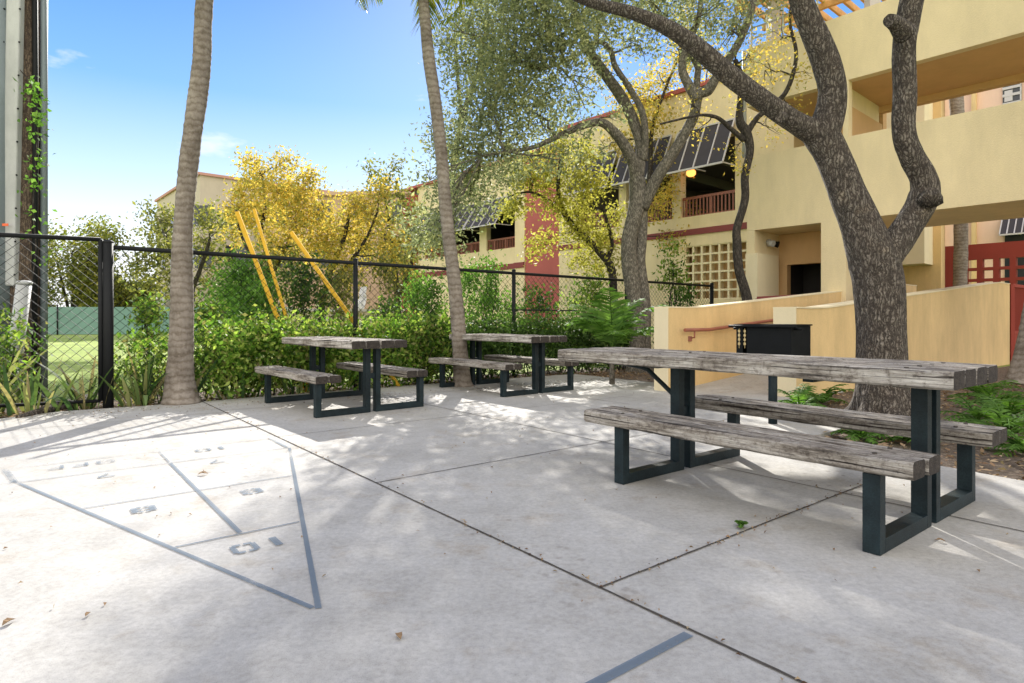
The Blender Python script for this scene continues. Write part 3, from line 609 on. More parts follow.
q0 = P(757, 298.5, 13.2); q1 = P(826, 295, 12.8); mm_ = MB(); mm_.bar(q0, q1, .06, .08)
for q in (0, .5, 1): a = q0.lerp(q1, q); mm_.bar((a.x, a.y, 0), (a.x, a.y, a.z), .05, .05)
mm_.build('rail', M['maroon'], mr)
# ---- red gate at right
gq = W2p + dV * 11.3
gt = thing('red_gate', gq, 'red framed metal gate beyond the end of the front ramp wall', 'gate')
m_ = MB(); zg = 1.98
for s_ in (0, .12, 1.5): a = gq + dV * s_; m_.bar((a.x, a.y, -.05), (a.x, a.y, zg), .07, .07)
for z in (.75, zg - .02): m_.bar((gq.x, gq.y, z), ((gq + dV * 1.5).x, (gq + dV * 1.5).y, z), .07, .08)
m_.build('frame', M['red'], gt)
m_ = MB()
for i in range(14): a = gq + dV * (.18 + i * .1); m_.bar((a.x, a.y, .75), (a.x, a.y, zg), .015, .015)
m_.build('bars', M['red'], gt)
m_ = MB(); a = gq + dV * .02; b = gq + dV * 1.48; m_.bar((a.x, a.y, .35), (b.x, b.y, .35), .04, .72); m_.build('panel', M['red'], gt)
# ---- far buildings left
FA = Fr(200, 52, BD)
bb_ = thing('apartment_building', FA.pt(0, 0, 0), 'pale beige apartment block with a rose roof edge behind the left palm', 'building')
hA = FA.h(200, 175)
m_ = MB(); c0 = FA.pt(0, 0, 0)
sA = FA.s(150)
# left face runs away along FA.d, front face runs along +n
m_.hexa([FA.pt(0, 0, -.1), FA.pt(0, 22, -.1), FA.pt(16, 22, -.1), FA.pt(16, 0, -.1), FA.pt(0, 0, hA), FA.pt(0, 22, hA), FA.pt(16, 22, hA), FA.pt(16, 0, hA)]); m_.build('wall', M['beige'], bb_)
m_ = MB(); m_.hexa([FA.pt(-.2, -.2, hA), FA.pt(-.2, 22.2, hA), FA.pt(16.2, 22.2, hA), FA.pt(16.2, -.2, hA), FA.pt(-.2, -.2, hA + .22), FA.pt(-.2, 22.2, hA + .22), FA.pt(16.2, 22.2, hA + .22), FA.pt(16.2, -.2, hA + .22)]); m_.build('roof_edge', paint('faded_rose', (.50, .27, .22), .9, .06), bb_)
for i in range(4):
    for j in range(3):
        wq = MB(); FA.box(wq, 1.5 + i * 3.6, 2.9 + i * 3.6, -.06, -.002, 2.5 + j * 3.4, 4.2 + j * 3.4); wq.build('window', M['window'], bb_)
for i in range(5):
    for j in range(3):
        wq = MB(); p0 = FA.pt(-.05, 2 + i * 4, 2.5 + j * 3.4); p1 = FA.pt(-.05, 3.6 + i * 4, 2.5 + j * 3.4); wq.bar(p0 + UP * .8, p1 + UP * .8, .06, 1.6); wq.build('window', M['window'], bb_)
FS = Fr(330, 46, 84)
sb_ = thing('apartment_building', FS.pt(0, 0, 0), 'long salmon building half hidden behind the golden trees', 'building')
m_ = MB(); FS.box(m_, FS.s(432), FS.s(262), 0, 9, -.1, FS.h(330, 196)); m_.build('wall', M['salmon'], sb_)
m_ = MB(); FS.box(m_, FS.s(434), FS.s(260), -.3, 9.2, FS.h(330, 196), FS.h(330, 196) + .25); m_.build('roof_edge', M['salmon'], sb_)
for i in range(6):
    for j in range(1, 3):
        wq = MB(); a = FS.s(425) + 1 + i * 3.1; FS.box(wq, a, a + 1.5, -.06, -.002, 1.8 + j * 3.2, 3.4 + j * 3.2); wq.build('window', M['window'], sb_)
lw = thing('low_wall', P(320, 330, 30), 'low beige wall with pale coping behind the fence and golden trees', 'wall')
a = P(262, 319, 27); b = P(402, 319, 31); m_ = MB(); m_.bar((a.x, a.y, .7), (b.x, b.y, .7), .3, 1.5); m_.build('wall', M['beige'], lw)
m_ = MB(); m_.bar((a.x, a.y, 1.52), (b.x, b.y, 1.52), .4, .12); m_.build('coping', M['white'], lw)
# green windscreen fence across the field
gf = thing('windscreen_fence', (-25, 45, 0), 'long fence hung with green windscreen cloth at the far side of the lawn', 'fence')
m_ = MB(); a = Vector((-60, 42, 0)); b = Vector((-9, 47, 0)); nseg = 34
for i in range(nseg):
    p0 = a.lerp(b, i / nseg); p1 = a.lerp(b, (i + 1) / nseg); m_.bar((p0.x, p0.y + (.05 if i % 2 else 0), .98), (p1.x, p1.y + (0 if i % 2 else .05), .98), .03, 2.0)
m_.build('windscreen', M['green_screen'], gf)
for i in range(0, nseg + 1, 2): p0 = a.lerp(b, i / nseg); MB().tube([(p0.x, p0.y - .08, -.05), (p0.x, p0.y - .08, 2.15)], .045, 6).build('post', M['fence_black'], gf)
# ------------------------------------------------------------------ picnic tables
def plank(mb, x0, x1, y0, y1, z0, z1, seed, rough=.004, n_=30):
    rr = random.Random(seed); rings = []; ch = .012
    prof = [(y0 + ch, z0), (y1 - ch, z0), (y1, z0 + ch), (y1, z1 - ch), (y1 - ch, z1), ((y0 + y1) / 2, z1), (y0 + ch, z1), (y0, z1 - ch), (y0, (z0 + z1) / 2), (y0, z0 + ch)]
    off = [0.] * len(prof); vs = []; fs = []; k = len(prof)
    bow = rr.uniform(-1, 1) * .003
    for i in range(n_ + 1):
        t = i / n_; x = x0 + (x1 - x0) * t + (rr.uniform(-.004, .004) if 0 < i < n_ else 0)
        for j, (y, z) in enumerate(prof):
            off[j] = off[j] * .7 + rr.uniform(-1, 1) * rough * .6
            cy, cz = (y0 + y1) / 2, (z0 + z1) / 2; e = 1.0
            if i in (0, n_): e = .97
            vs.append((x, cy + (y - cy) * e + off[j] * .5, cz + (z - cz) * e + off[j] + bow * math.sin(math.pi * t)))
    for i in range(n_):
        for j in range(k): j2 = (j + 1) % k; fs.append((i * k + j, i * k + j2, (i + 1) * k + j2, (i + 1) * k + j))
    mb.add(vs, fs); b0 = len(mb.v) - len(vs)
    return (b0, k, n_)
def planks_obj(name, specs, mat, parent, seed):
    mb = MB(False); ends = {0: MB(False), 1: MB(False)}
    for i, (x0, x1, y0, y1, z0, z1) in enumerate(specs):
        b0, k, n_ = plank(mb, x0 + rnd.uniform(-.006, .006), x1 + rnd.uniform(-.012, .012), y0, y1, z0, z1, seed + i)
        for q, rev in ((0, True), (n_, False)):
            f = [b0 + q * k + j for j in range(k)]
            vs = [mb.v[j] for j in f]; sgn = 1 if not rev else -1
            cen = (vs[0][0] + sgn * .003, sum(v[1] for v in vs) / k, sum(v[2] for v in vs) / k)
            ends[int(rev)].add(vs + [cen], [((j + 1) % k, j, k) if rev else (j, (j + 1) % k, k) for j in range(k)])
    o = mb.build(name, mat, parent); ends[0].build('end_grain', M['wood_end'], o); ends[1].build('end_grain', M['wood_end'], o); return o
TL, TW_ = 1.56, 1.40     # frame length/width
def table(loc, rz, x0, x1, bx0, bx1, label, brace=False, seed=1, zt=.85, wm=None):
    """local x along the table (away from camera), y toward camera-left; origin = centre of nearest frames' ground line"""
    t = thing('picnic_table', loc, label, 'picnic table', 'wooden picnic tables with black steel frames', rz)
    wm = wm or M['wood']; zb = .465
    g = .012; hw = .36; pwid = (2 * hw + g) / 4 - g
    planks_obj('tabletop', [(x0, x1, -hw + i * (pwid + g), -hw + i * (pwid + g) + pwid, zt - .092, zt) for i in range(4)], wm, t, seed)
    for s in (1, -1):
        sp = []
        for i in range(2):
            a = TW_ / 2 + .03 - i * (.148 + g); sp.append((bx0, bx1, *sorted((s * (a - .148), s * a)), zb - .085, zb))
        planks_obj('bench_seat', sp, wm, t, seed + 10 * (2 + s))
    for xf in (0, TL):
        for s in (1, -1):
            mb = MB(False); tu, tv = .078, .062
            yo = TW_ / 2; yi = .035
            def bx(ya, yb, za, zb_, mb=mb, xf=xf, s=s): mb.box((xf, min(s * ya, s * yb), za), (xf + tu, max(s * ya, s * yb), zb_))
            bx(yi, yi + tv, .002, zt - .096); bx(yo - tv, yo, .002, zb - .09)
            bx(yi + tv + .0005, yo - tv - .0005, .002, .07)
            bx(yi, .34, zt - .0955, zt - .0925)
            mb.build('frame', M['post_steel'], t, bevel=.004)
        mb = MB(False); mb.box((xf + .02, -.0345, .40), (xf + .055, .0345, .46)); mb.build('spacer', M['post_steel'], t)
    for xf in (0, TL):
        for s in (1, -1):
            for yy in (TW_ / 2 - .04, TW_ / 2 - .22): MB(False).tube([(xf + .039, s * yy, zb - .012), (xf + .039, s * yy, zb + .006)], .011, 8).build('bolt', M['joint'], t)
            for yy in (.09, .27): MB(False).tube([(xf + .039, s * yy, zt - .012), (xf + .039, s * yy, zt + .005)], .011, 8).build('bolt', M['joint'], t)
    if brace:
        mb = MB(False); mb.tube([(TL + .078, 0, .50), (TL + .30, 0, .66), (TL + .42, 0, .72), (TL + .8, 0, zt - .10)], .018, 8, sub=3)
        mb.box((.5, -.30, zt - .11), (.56, .30, zt - .093)); mb.build('brace', M['post_steel'], t)
    return t
# rotation: local +x -> U, local +y -> -V
def tloc(pa, pb, ang): a = G(*pa); b = G(*pb); c = (a + b) / 2; return c
c1 = tloc((882, 555.5), (974.5, 501.6), 0)
table(c1, ANG_U, -.185, 2.58, -.15, 1.90, 'large weathered picnic table in the right foreground, tabletop overhanging far past its far legs', True, 3)
c2_ = tloc((314.5, 419.1), (424.6, 406), 0)
table(c2_, ANG_U + R(2.5), -.17, 1.96, -.05, 1.93, 'weathered picnic table at left in front of the sunlit green hedge', False, 40)
c3_ = tloc((502, 397.3), (575, 390), 0)
table(c3_, ANG_U + R(1.5), -.2, 1.85, -.08, 1.93, 'farthest picnic table, standing before the second palm trunk in the middle', False, 80)
# ------------------------------------------------------------------ grill
gp = G(772.8, 423.6)
gr = thing('barbecue_grill', gp, 'black steel park grill box on a single post in front of the ramp walls', 'grill', rz=R(-51.6))
m_ = MB(False); m_.tube([(0, 0, 0), (0, 0, .66)], .045, 14); m_.build('post', M['post_steel'], gr)
bw, bd_, zb0, zb1 = .30, .20, .66, 1.03
m_ = MB(False); th = .008
m_.box((-bw, -bd_, zb0), (bw, bd_, zb0 + th)); m_.box((-bw, bd_ - th, zb0 + th), (bw, bd_, zb1)); m_.box((bw - th, -bd_, zb0 + th), (bw, bd_ - th - .001, zb1))
m_.box((-bw + .12, -bd_, zb0 + th), (bw - th - .001, -bd_ + th, zb1 - .02)); m_.box((-bw, -bd_, zb0 + th), (-bw + .075, -bd_ + th, zb1))
m_.box((-bw, -bd_ + th + .001, zb0 + th), (-bw + th, bd_ - th - .001, zb1)); m_.build('firebox', M['black_metal'], gr)
for k in range(2):
    m_ = MB(False); x = -bw + (.035 if k == 0 else .10) - .5 * 0
    for j in range(4): m_.box((x - (.012), -bd_ - .006, zb1 - .07 - j * .045), (x + .012, -bd_ - .001, zb1 - .045 - j * .045))
    m_.tube([(x, -bd_ - .003, zb1 - .03), (x, -bd_ - .003, zb1 - .24)], .004, 6)
    m_.build('height_rack', paint('brass_worn_metal', (.55, .42, .2), .4), gr)
m_ = MB(False); m_.box((-bw - .02, -bd_ - .02, zb1 + .001), (bw + .02, bd_ + .0, zb1 + .016))
m_.tube([(-bw - .07, -bd_ - .03, zb1 - .005), (bw + .07, -bd_ - .03, zb1 - .005)], .013, 8); m_.build('grate', M['black_metal'], gr)
m_ = MB(False); m_.tube([(bw + .01, -bd_ + .05, zb1 - .03), (bw + .09, -bd_ + .05, zb1 - .03)], .014, 8); m_.tube([(-bw - .01, -bd_ + .05, zb1 - .03), (-bw - .06, -bd_ + .05, zb1 - .03)], .014, 8); m_.build('handle', M['black_metal'], gr)
# ------------------------------------------------------------------ fence
FA0 = Vector((-5.05, 7.68, 0)); FA1 = Vector((5.45, 16.75, 0)); fd = (FA1 - FA0).normalized(); FLn = (FA1 - FA0).length
def chain(mb, a, d, L_, z0, z1, cell=.125, r=.0032):
    hh = z1 - z0; n0 = -int(hh / cell * 1.05) - 1; n1 = int(L_ / cell) + 1; kx = 1.08
    for sgn in (1, -1):
        for i in range(n0, n1 + (0 if sgn == 1 else -n0)):
            x = i * cell
            # line x(z)=x+sgn*(z-z0)*kx
            xa, xb = x, x + sgn * hh * kx; za, zb = z0, z1
            pa = [xa, za]; pb = [xb, zb]
            def clip(pa, pb):
                (x1, zz1), (x2, zz2) = pa, pb
                if x1 > x2: x1, zz1, x2, zz2 = x2, zz2, x1, zz1
                if x2 <= 0 or x1 >= L_: return None
                if x1 < 0: zz1 += (0 - x1) * (zz2 - zz1) / (x2 - x1); x1 = 0
                if x2 > L_: zz2 -= (x2 - L_) * (zz2 - zz1) / (x2 - x1); x2 = L_
                return (x1, zz1), (x2, zz2)
            c = clip(pa, pb)
            if not c: continue
            A = a + d * c[0][0] + UP * c[0][1]; B = a + d * c[1][0] + UP * c[1][1]
            if (B - A).length < .02: continue
            nn = Vector((-d.y, d.x, 0)) * (.003 * sgn); mb.tube([A + nn, B + nn], r, 3, cap=False)
fn = thing('chain_link_fence', FA0, 'long black chain link fence running from the corner post behind the hedges to the ramp', 'fence')
zf = 2.0
MB().tube([FA0 + UP * zf, FA1 + UP * zf], .03, 10).build('top_rail', M['fence_black'], fn)
MB().tube([FA0 + fd * 6.72 + UP * 1.28, FA1 + UP * 1.28], .014, 8).build('middle_rail', M['fence_black'], fn)
for s_, r in ((0, .058), (3.35, .038), (6.72, .038), (10.2, .038), (FLn, .05)):
    a = FA0 + fd * s_; mb = MB().tube([(a.x, a.y, -.1), (a.x, a.y, 2.06)], r, 14); ico(mb, (a.x, a.y, 2.06), r * 1.1, .5); mb.build('post', M['fence_black'], fn)
mb = MB(); chain(mb, FA0, fd, FLn, .03, zf); mb.build('chain_mesh', M['fence_black'], fn)
gd = (Vector((-6.35, 7.1, 0)) - Vector((-5.2, 7.66, 0))).normalized(); g0 = Vector((-5.125, 7.65, 0)); GL = 4.2; zf2 = 2.09
gg = thing('chain_link_gate', g0, 'black chain link gate panel left of the corner post, in front of the utility pole', 'gate')
mb = MB(); g1 = g0 + gd * GL
mb.tube([g0 + UP * .08, g0 + UP * zf2], .028, 10); mb.tube([g0 + UP * zf2, g1 + UP * zf2], .028, 10); mb.tube([g1 + UP * .08, g1 + UP * zf2], .028, 10); mb.tube([g0 + UP * .08, g1 + UP * .08], .022, 8); mb.build('frame', M['fence_black'], gg)
mb = MB(); chain(mb, g0, gd, GL, .1, zf2); mb.build('chain_mesh', M['fence_black'], gg)
mb = MB()
for z in (.4, 1.0, 1.7): mb.bar(g0 + UP * z, FA0 + UP * z, .03, .05)
mb.build('hinge', M['fence_black'], gg)
# ------------------------------------------------------------------ utility pole
up_ = Vector((-6.62, 8.45, 0))
pt_ = thing('utility_pole', P(22, 319, 8.6) * 1, 'brown wooden utility pole with a white cable cover at the left edge', 'utility pole')
b0 = Vector(((24 - 512) / F * 8.6, 8.6, 0)); pt_.location = b0; WM[pt_.name] = Matrix.Translation(b0)
mb = MB().tube([b0 - UP * .1, b0 + UP * 4, b0 + UP * 9.5], [.235, .22, .19], 18, sub=4, jit=.01); mb.build('shaft', bark_mat('pole_wood', (.06, .04, .03), (.15, .11, .075), (.22, .165, .11), 26, 1.0, .5, .02), pt_)
q = b0 + Vector((-.04, -.23, 0)); lean = Vector((.10, 0, 0))
mb = MB()
mb.bar(q + UP * 1.55 + lean * .31, q + UP * 9.2 + lean * 1.84, .19, .10, Vector((0, 1, 0)))
cc = mb.build('cable_cover', M['galv'], pt_, bevel=.02)
mb = MB()
for i in range(18):
    z0 = 1.7 + i * .45
    for s_ in (-.105, .105): ico(mb, q + UP * z0 + lean * (z0 / 5) + Vector((s_, -.055, 0)), .014, 1, 6)
mb.build('bolt', M['black_metal'], cc)
mb = MB().tube([b0 + Vector((.22, -.1, 0)), b0 + Vector((.24, -.1, 4)), b0 + Vector((.21, -.1, 9))], .035, 8); mb.build('cable', M['fence_black'], pt_)
mb = MB().tube([b0 + Vector((.28, .0, 0)), b0 + Vector((.28, .0, 9))], .045, 8); mb.build('cable', M['grey_steel'], pt_)
mb = MB()
for z, c_ in ((2.35, 0),): mb.box((b0.x - .02, b0.y - .345, z), (b0.x + .06, b0.y - .338, z + .035))
mb.build('tag', paint('orange_tag', (.75, .12, .03), .5), pt_)
gp_ = thing('steel_pole', Vector(((-2 - 512) / F * 8.4, 8.4, 0)), 'smooth grey steel pole beside the wooden utility pole at the far left edge', 'pole')
a = gp_.location.copy(); MB().tube([a - UP * .1, a + UP * 9.5], [.19, .17], 20).build('shaft', M['grey_steel'], gp_)
lp = thing('cable_guard', b0 + Vector((-.0, -.35, 0)), 'short leaning weathered grey post behind the gate mesh at the left', 'post')
MB().tube([P(10, 395, 8.05), P(24, 285, 8.05)], [.085, .085], 12).build('sleeve', M['galv'], lp)
ico(MB(), P(24.3, 283, 8.05), .095, .4).build('cap', M['galv'], lp)
# vine on pole
vn = thing('vine', b0 + Vector((.2, -.3, 0)), 'green leafy vine climbing the utility pole', 'vine')
vp = [P(x, y, 8.3) for x, y in ((36, 345), (30, 300), (36, 250), (33, 210), (36, 160), (38, 120), (33, 88), (20, 70))]
MB().tube(vp, .008, 5, sub=4).build('stem', M['bark_dark'], vn)
leaf_mesh('leaves', [(P(x, y, 8.25), (.10, .06, .14), k) for x, y, k in ((36, 95, 26), (40, 110, 30), (38, 130, 26), (40, 150, 22), (37, 170, 18), (35, 190, 14), (33, 215, 12), (37, 235, 12), (32, 90, 25), (38, 260, 10), (20, 330, 30), (35, 345, 40))], .075, M['lf_bush'], vn, .7, 3)
# yellow guy wire covers
for i, (a_, b_, lb) in enumerate((((237, 212), (282, 330), 'leftmost yellow guy wire cover, thick and leaning left above the hedge'), ((254, 209), (290, 330), 'thinner yellow guy wire cover close behind the leftmost one'), ((291, 232), (356, 325), 'rightmost yellow guy wire cover, leaning alone near the fence post'))):
    Z = 9.6 if i < 2 else 10.0
    top = P(*a_, Z - .1); bt = P(*b_, Z); dr = (bt - top).normalized(); k = (bt.z + .05) / -dr.z; bot = bt + dr * k
    t = thing('guy_wire_cover', (bot.x, bot.y, 0), lb, 'guy wire cover', 'yellow guy wire covers'); MB().tube([bot, top], .034 if i != 1 else .025, 10).build('sleeve', M['yellow'], t)
# plastic bag
bp = P(362, 298, 10.15)
bm = MB(); vs = []; fs = []; rr = random.Random(5)
for i in range(9):
    for j in range(7): a = i / 8; b = j / 6; vs.append((bp.x + (a - .5) * .14 * (1 - b * .3) + (b - .5) * .06 + rr.uniform(-.018, .018), bp.y + rr.uniform(-.05, .05), bp.z + (b - .5) * .36 + rr.uniform(-.02, .02)))
for i in range(8):
    for j in range(6): fs.append((i * 7 + j, (i + 1) * 7 + j, (i + 1) * 7 + j + 1, i * 7 + j + 1))
bm.add(vs, fs); o = bm.build('plastic_bag', M['white_bag']); tag(o, 'crumpled white plastic bag caught by the chain link fence above the hedge', 'bag')
# ------------------------------------------------------------------ trees
# front oak
ZO = 6.6
L1 = px_limb([(885, 430, 70), (884, 412, 54), (882, 380, 46), (881, 330, 43), (879, 290, 45), (874, 262, 46), (861, 225, 37), (847, 192, 33), (832, 155, 32), (818, 130, 34)], ZO)
L2 = px_limb([(872, 274, 36), (888, 254, 31), (909, 224, 27), (924, 197, 28), (923, 178, 24), (911, 155, 22), (904, 130, 21), (905, 90, 21), (904, 50, 21), (908, 20, 22), (914, -12, 22), (922, -60, 20), (926, -120, 16), (940, -180, 10)], ZO, 6.3)
L3 = px_limb([(821, 138, 32), (830, 112, 28), (832, 88, 26), (825, 60, 26), (812, 28, 24), (801, 0, 22), (792, -40, 20), (790, -100, 16), (780, -160, 10)], ZO, 6.2)
L4 = px_limb([(820, 136, 26), (795, 122, 21), (765, 102, 20), (730, 76, 20), (700, 50, 18), (668, 28, 15), (630, 12, 12), (590, 2, 10), (555, -14, 8), (510, -40, 6), (470, -90, 4)], ZO, 5.6)
stub = px_limb([(905, 34, 22), (896, 24, 15), (889, 20, 12)], 6.2, 6.05)
def oc(x, y, z, r, k): return (Vector((x, y, z)), (r, r, r * .7), k)
ocl = [oc(0, 6.2, 7.6, 1.2, 1500), oc(1.5, 6.5, 8.0, 1.5, 2000), oc(3.4, 6.2, 8.6, 1.6, 2200), oc(5.2, 6.5, 8.6, 1.6, 2200), oc(4.2, 4.2, 8.4, 1.5, 1800), oc(2.2, 4.2, 7.6, 1.2, 1400), oc(6.5, 5, 8.2, 1.4, 1500), oc(3.5, 8.4, 10.0, 1.5, 1600)]
tree('oak_tree', 'dark furrowed oak forking low into twisted limbs, right behind the front table', 'tree', [L1, L2, L3, L4, stub], ocl, M['bark'], M['lf_oak'], .075, sides=20, jit=.05,
     extra=lambda mb: ([mb.tube([L1[0][2] + Vector((math.cos(a_) * .13, math.sin(a_) * .13, -.12)), L1[0][1] + Vector((math.cos(a_) * .22, math.sin(a_) * .22, .0)), Vector((L1[0][0].x + math.cos(a_) * .42, L1[0][0].y + math.sin(a_) * .42, -.02)), Vector((L1[0][0].x + math.cos(a_ + .2) * .75, L1[0][0].y + math.sin(a_ + .2) * .75, -.09))], [.13, .13, .09, .04], 9, jit=.12, sub=3, seed=int(a_ * 9)) for a_ in (.3, 1.4, 2.6, 3.6, 4.5, 5.4)], mb.tube([P(784, 116, 6.44), P(780, 118, 6.26)], [.055, .045], 10, jit=.1), mb.tube([P(930, 199, 6.4), P(933, 191, 6.28)], [.12, .05], 10, jit=.15)))
# middle oak
ZM = 13.2
m1 = px_limb([(636, 378, 30), (637, 350, 18), (636, 310, 17), (630, 270, 18), (629, 240, 17), (637, 205, 18), (637, 178, 18)], ZM, None, k=.9)
m1b = px_limb([(643, 378, 26), (643, 345, 17), (643, 300, 16), (639, 262, 14), (641, 238, 13), (640, 205, 16), (637, 180, 18)], ZM + .1, None, k=.9)
m2 = px_limb([(642, 208, 18), (657, 178, 16), (678, 145, 14), (693, 118, 14), (698, 96, 14), (708, 90, 15), (716, 78, 12), (728, 60, 11), (741, 38, 10), (752, 8, 9), (760, -40, 7)], ZM, 12, k=.74)
m3 = px_limb([(698, 100, 15), (688, 84, 13), (682, 66, 11), (690, 40, 9), (700, 10, 7), (700, -40, 5)], 12.7, 13, k=.74)
m4 = px_limb([(637, 188, 17), (634, 165, 16), (626, 148, 15), (616, 134, 14), (603, 123, 12), (588, 124, 10), (563, 134, 8), (534, 147, 6), (505, 152, 5), (482, 156, 3)], ZM, 12.2, k=.74)
m5 = px_limb([(638, 178, 16), (641, 150, 13), (634, 122, 15), (622, 98, 15), (608, 78, 14), (592, 56, 13), (585, 42, 12), (578, 20, 9), (560, -20, 8), (540, -70, 5)], ZM, 13.5, k=.74)
m6 = px_limb([(642, 160, 14), (645, 140, 10), (642, 112, 9), (628, 86, 8), (615, 66, 8), (610, 50, 7), (596, 42, 6), (570, 60, 4), (540, 70, 3)], ZM, 12.6, k=.74)
m7 = px_limb([(692, 120, 10), (697, 80, 9), (694, 60, 8), (660, 20, 6), (640, -20, 5)], 12.8, 14, k=.74)
mc_ = []
rc = random.Random(11)
def blob(lst, x, y, Z, rp, dens, fy=.85, fz=1.3):
    lst.append(cl_px(x, y, Z, rp, dens * (rp / 30) ** 2.2 * 1350, fy, fz))
for x, y, rp, dn in [(520, 60, 48, 1.1), (490, 110, 44, 1.1), (470, 60, 34, .9), (455, 150, 34, .9), (500, 160, 38, 1), (540, 115, 36, .9), (560, 30, 44, 1), (600, 15, 36, .8), (575, 85, 30, .6), (470, 195, 30, .8), (440, 210, 26, .7), (420, 235, 26, .6), (445, 240, 22, .6), (495, 20, 40, .9), (450, 30, 24, .5), (545, -15, 45, 1), (500, -40, 50, 1), (610, -30, 50, 1), (660, 10, 34, .7), (640, 45, 22, .4), (560, 160, 24, .4), (430, 180, 18, .4), (600, 150, 12, .3), (580, 130, 16, .4), (615, 115, 14, .3)]:
    blob(mc_, x, y, ZM - .4 + rc.uniform(-1.3, 1.0), rp, dn)
for x, y, rp, dn in [(700, 15, 36, .6), (730, 30, 26, .4), (740, 70, 18, .25), (680, 55, 22, .3), (690, -40, 60, .9), (760, -30, 50, .7), (640, -90, 60, .8), (560, -110, 60, .8), (480, -110, 50, .7), (430, -70, 40, .8), (420, -150, 50, .8), (470, -190, 60, .8), (560, -200, 60, .8), (400, -40, 20, .5)]:
    blob(mc_, x, y, ZM + rc.uniform(-1.2, 1.5), rp, dn)
tree('oak_tree', 'grey oak with several curving stems and a wide grey green crown, beyond the farthest table', 'tree', [m1, m1b, m2, m4, m5, m3, m6, m7], mc_, M['bark_smooth'], M['lf_oak'], .092, sides=14, jit=.07, twigs=6, spray=30, tight=.15)
# slim tree
s1 = px_limb([(752, 372, 11), (749, 330, 10), (747, 298, 10), (739, 270, 9), (737, 242, 9), (737, 228, 8), (745, 200, 8), (745, 176, 8), (750, 150, 8), (746, 132, 10), (740, 122, 9), (740, 104, 7), (742, 80, 6), (735, 60, 5)], 12.9)
s2_ = px_limb([(746, 135, 7), (757, 118, 5.5), (772, 106, 5), (786, 92, 4.6), (794, 70, 4), (796, 50, 3.6), (790, 22, 3), (794, -10, 2.5)], 12.9, 12.6)
s3_ = px_limb([(744, 140, 6), (730, 128, 4.5), (718, 118, 4), (704, 115, 3), (690, 117, 2.4), (660, 124, 1.8)], 12.9, 12.4)
scl = [cl_px(x, y, 12.8 + rc.uniform(-.5, .5), r, n_, 1, 1) for x, y, r, n_ in [(765, 70, 20, 260), (750, 55, 18, 200), (780, 40, 18, 170), (745, 95, 14, 120), (805, 72, 12, 110), (790, 110, 12, 60), (770, 128, 16, 110), (735, 150, 9, 70), (742, 168, 7, 50), (722, 70, 14, 130), (700, 128, 14, 110), (795, 10, 20, 160), (740, 20, 18, 160), (760, -20, 30, 260), (690, 100, 12, 100)]]
tree('slim_tree', 'slender dark crooked tree with sparse yellow leaves, between the oaks before the building', 'tree', [s1, s2_, s3_], scl, M['bark_dark'], M['lf_gold'], .07, sides=9, twigs=5, spray=6, tight=.3, tw_r=.02)
# lime tree
y1 = px_limb([(617, 340, 9), (614, 300, 8), (611, 268, 8), (600, 253, 7), (586, 238, 6.5), (570, 222, 6), (562, 208, 5.5), (558, 190, 4.5), (560, 165, 3.5), (562, 145, 2.5)], 15.0)
y2 = px_limb([(606, 262, 5), (612, 245, 4), (608, 225, 3.5), (602, 205, 2.5)], 15); y3 = px_limb([(565, 214, 4), (548, 200, 3), (530, 192, 2.4), (510, 196, 1.8)], 15, 14.5)
ycl = [cl_px(x, y, 14.9 + rc.uniform(-.6, .6), r, n_ * 2.9, .8, 1) for x, y, r, n_ in [(560, 168, 22, 420), (535, 178, 18, 300), (590, 185, 18, 300), (580, 215, 18, 300), (600, 240, 20, 360), (555, 205, 15, 180), (520, 205, 13, 130), (545, 240, 12, 90), (585, 260, 14, 160), (605, 265, 12, 130), (560, 145, 14, 160), (585, 155, 14, 160), (530, 160, 14, 160), (515, 180, 10, 90), (618, 215, 10, 100), (535, 248, 9, 60), (505, 212, 9, 60), (572, 235, 12, 120)]]
tree('small_tree', 'small tree with bright yellow green leaves, in front of the rose pilaster', 'tree', [y1, y2, y3], ycl, M['bark_dark'], M['lf_lime'], .095, sides=8, twigs=5, spray=26, tight=.25, tw_r=.025)
# golden trees beyond the fence
def far_tree(base, Z, crown, mat, label, lsize, stem, group=None, bark='bark_dark', nmul=1., name='golden_tree'):
    nmul = nmul * (2.3 if lsize < .14 else 1.35)
    limbs = [px_limb(s_, Z) for s_ in stem]
    cls = [cl_px(x, y, Z + rc.uniform(-1, 1), r, n_ * nmul, .85, 1.2) for x, y, r, n_ in crown]
    return tree(name, label, 'tree', limbs, cls, M[bark], M[mat], lsize, group, sides=8, twigs=4, spray=15, tight=.2, tw_r=.06)
far_tree(None, 19, [(275, 190, 22, 500), (255, 175, 14, 250), (300, 195, 22, 450), (262, 215, 22, 450), (295, 225, 22, 420), (240, 210, 16, 260), (320, 215, 16, 260), (275, 245, 18, 280), (232, 235, 14, 180), (305, 250, 14, 180), (250, 160, 9, 80), (285, 165, 13, 200), (310, 178, 12, 140), (245, 190, 12, 140)], 'lf_gold', 'tallest golden leaved tree behind the two yellow guy wire covers', .125,
         [[(268, 345, 8), (270, 310, 7), (265, 290, 6), (268, 262, 5), (262, 235, 4), (265, 205, 3), (262, 175, 2)], [(268, 280, 5), (285, 250, 4), (298, 215, 3), (300, 190, 2)], [(268, 275, 4), (248, 250, 3), (238, 225, 2)]], 'golden trees beyond the chain link fence')
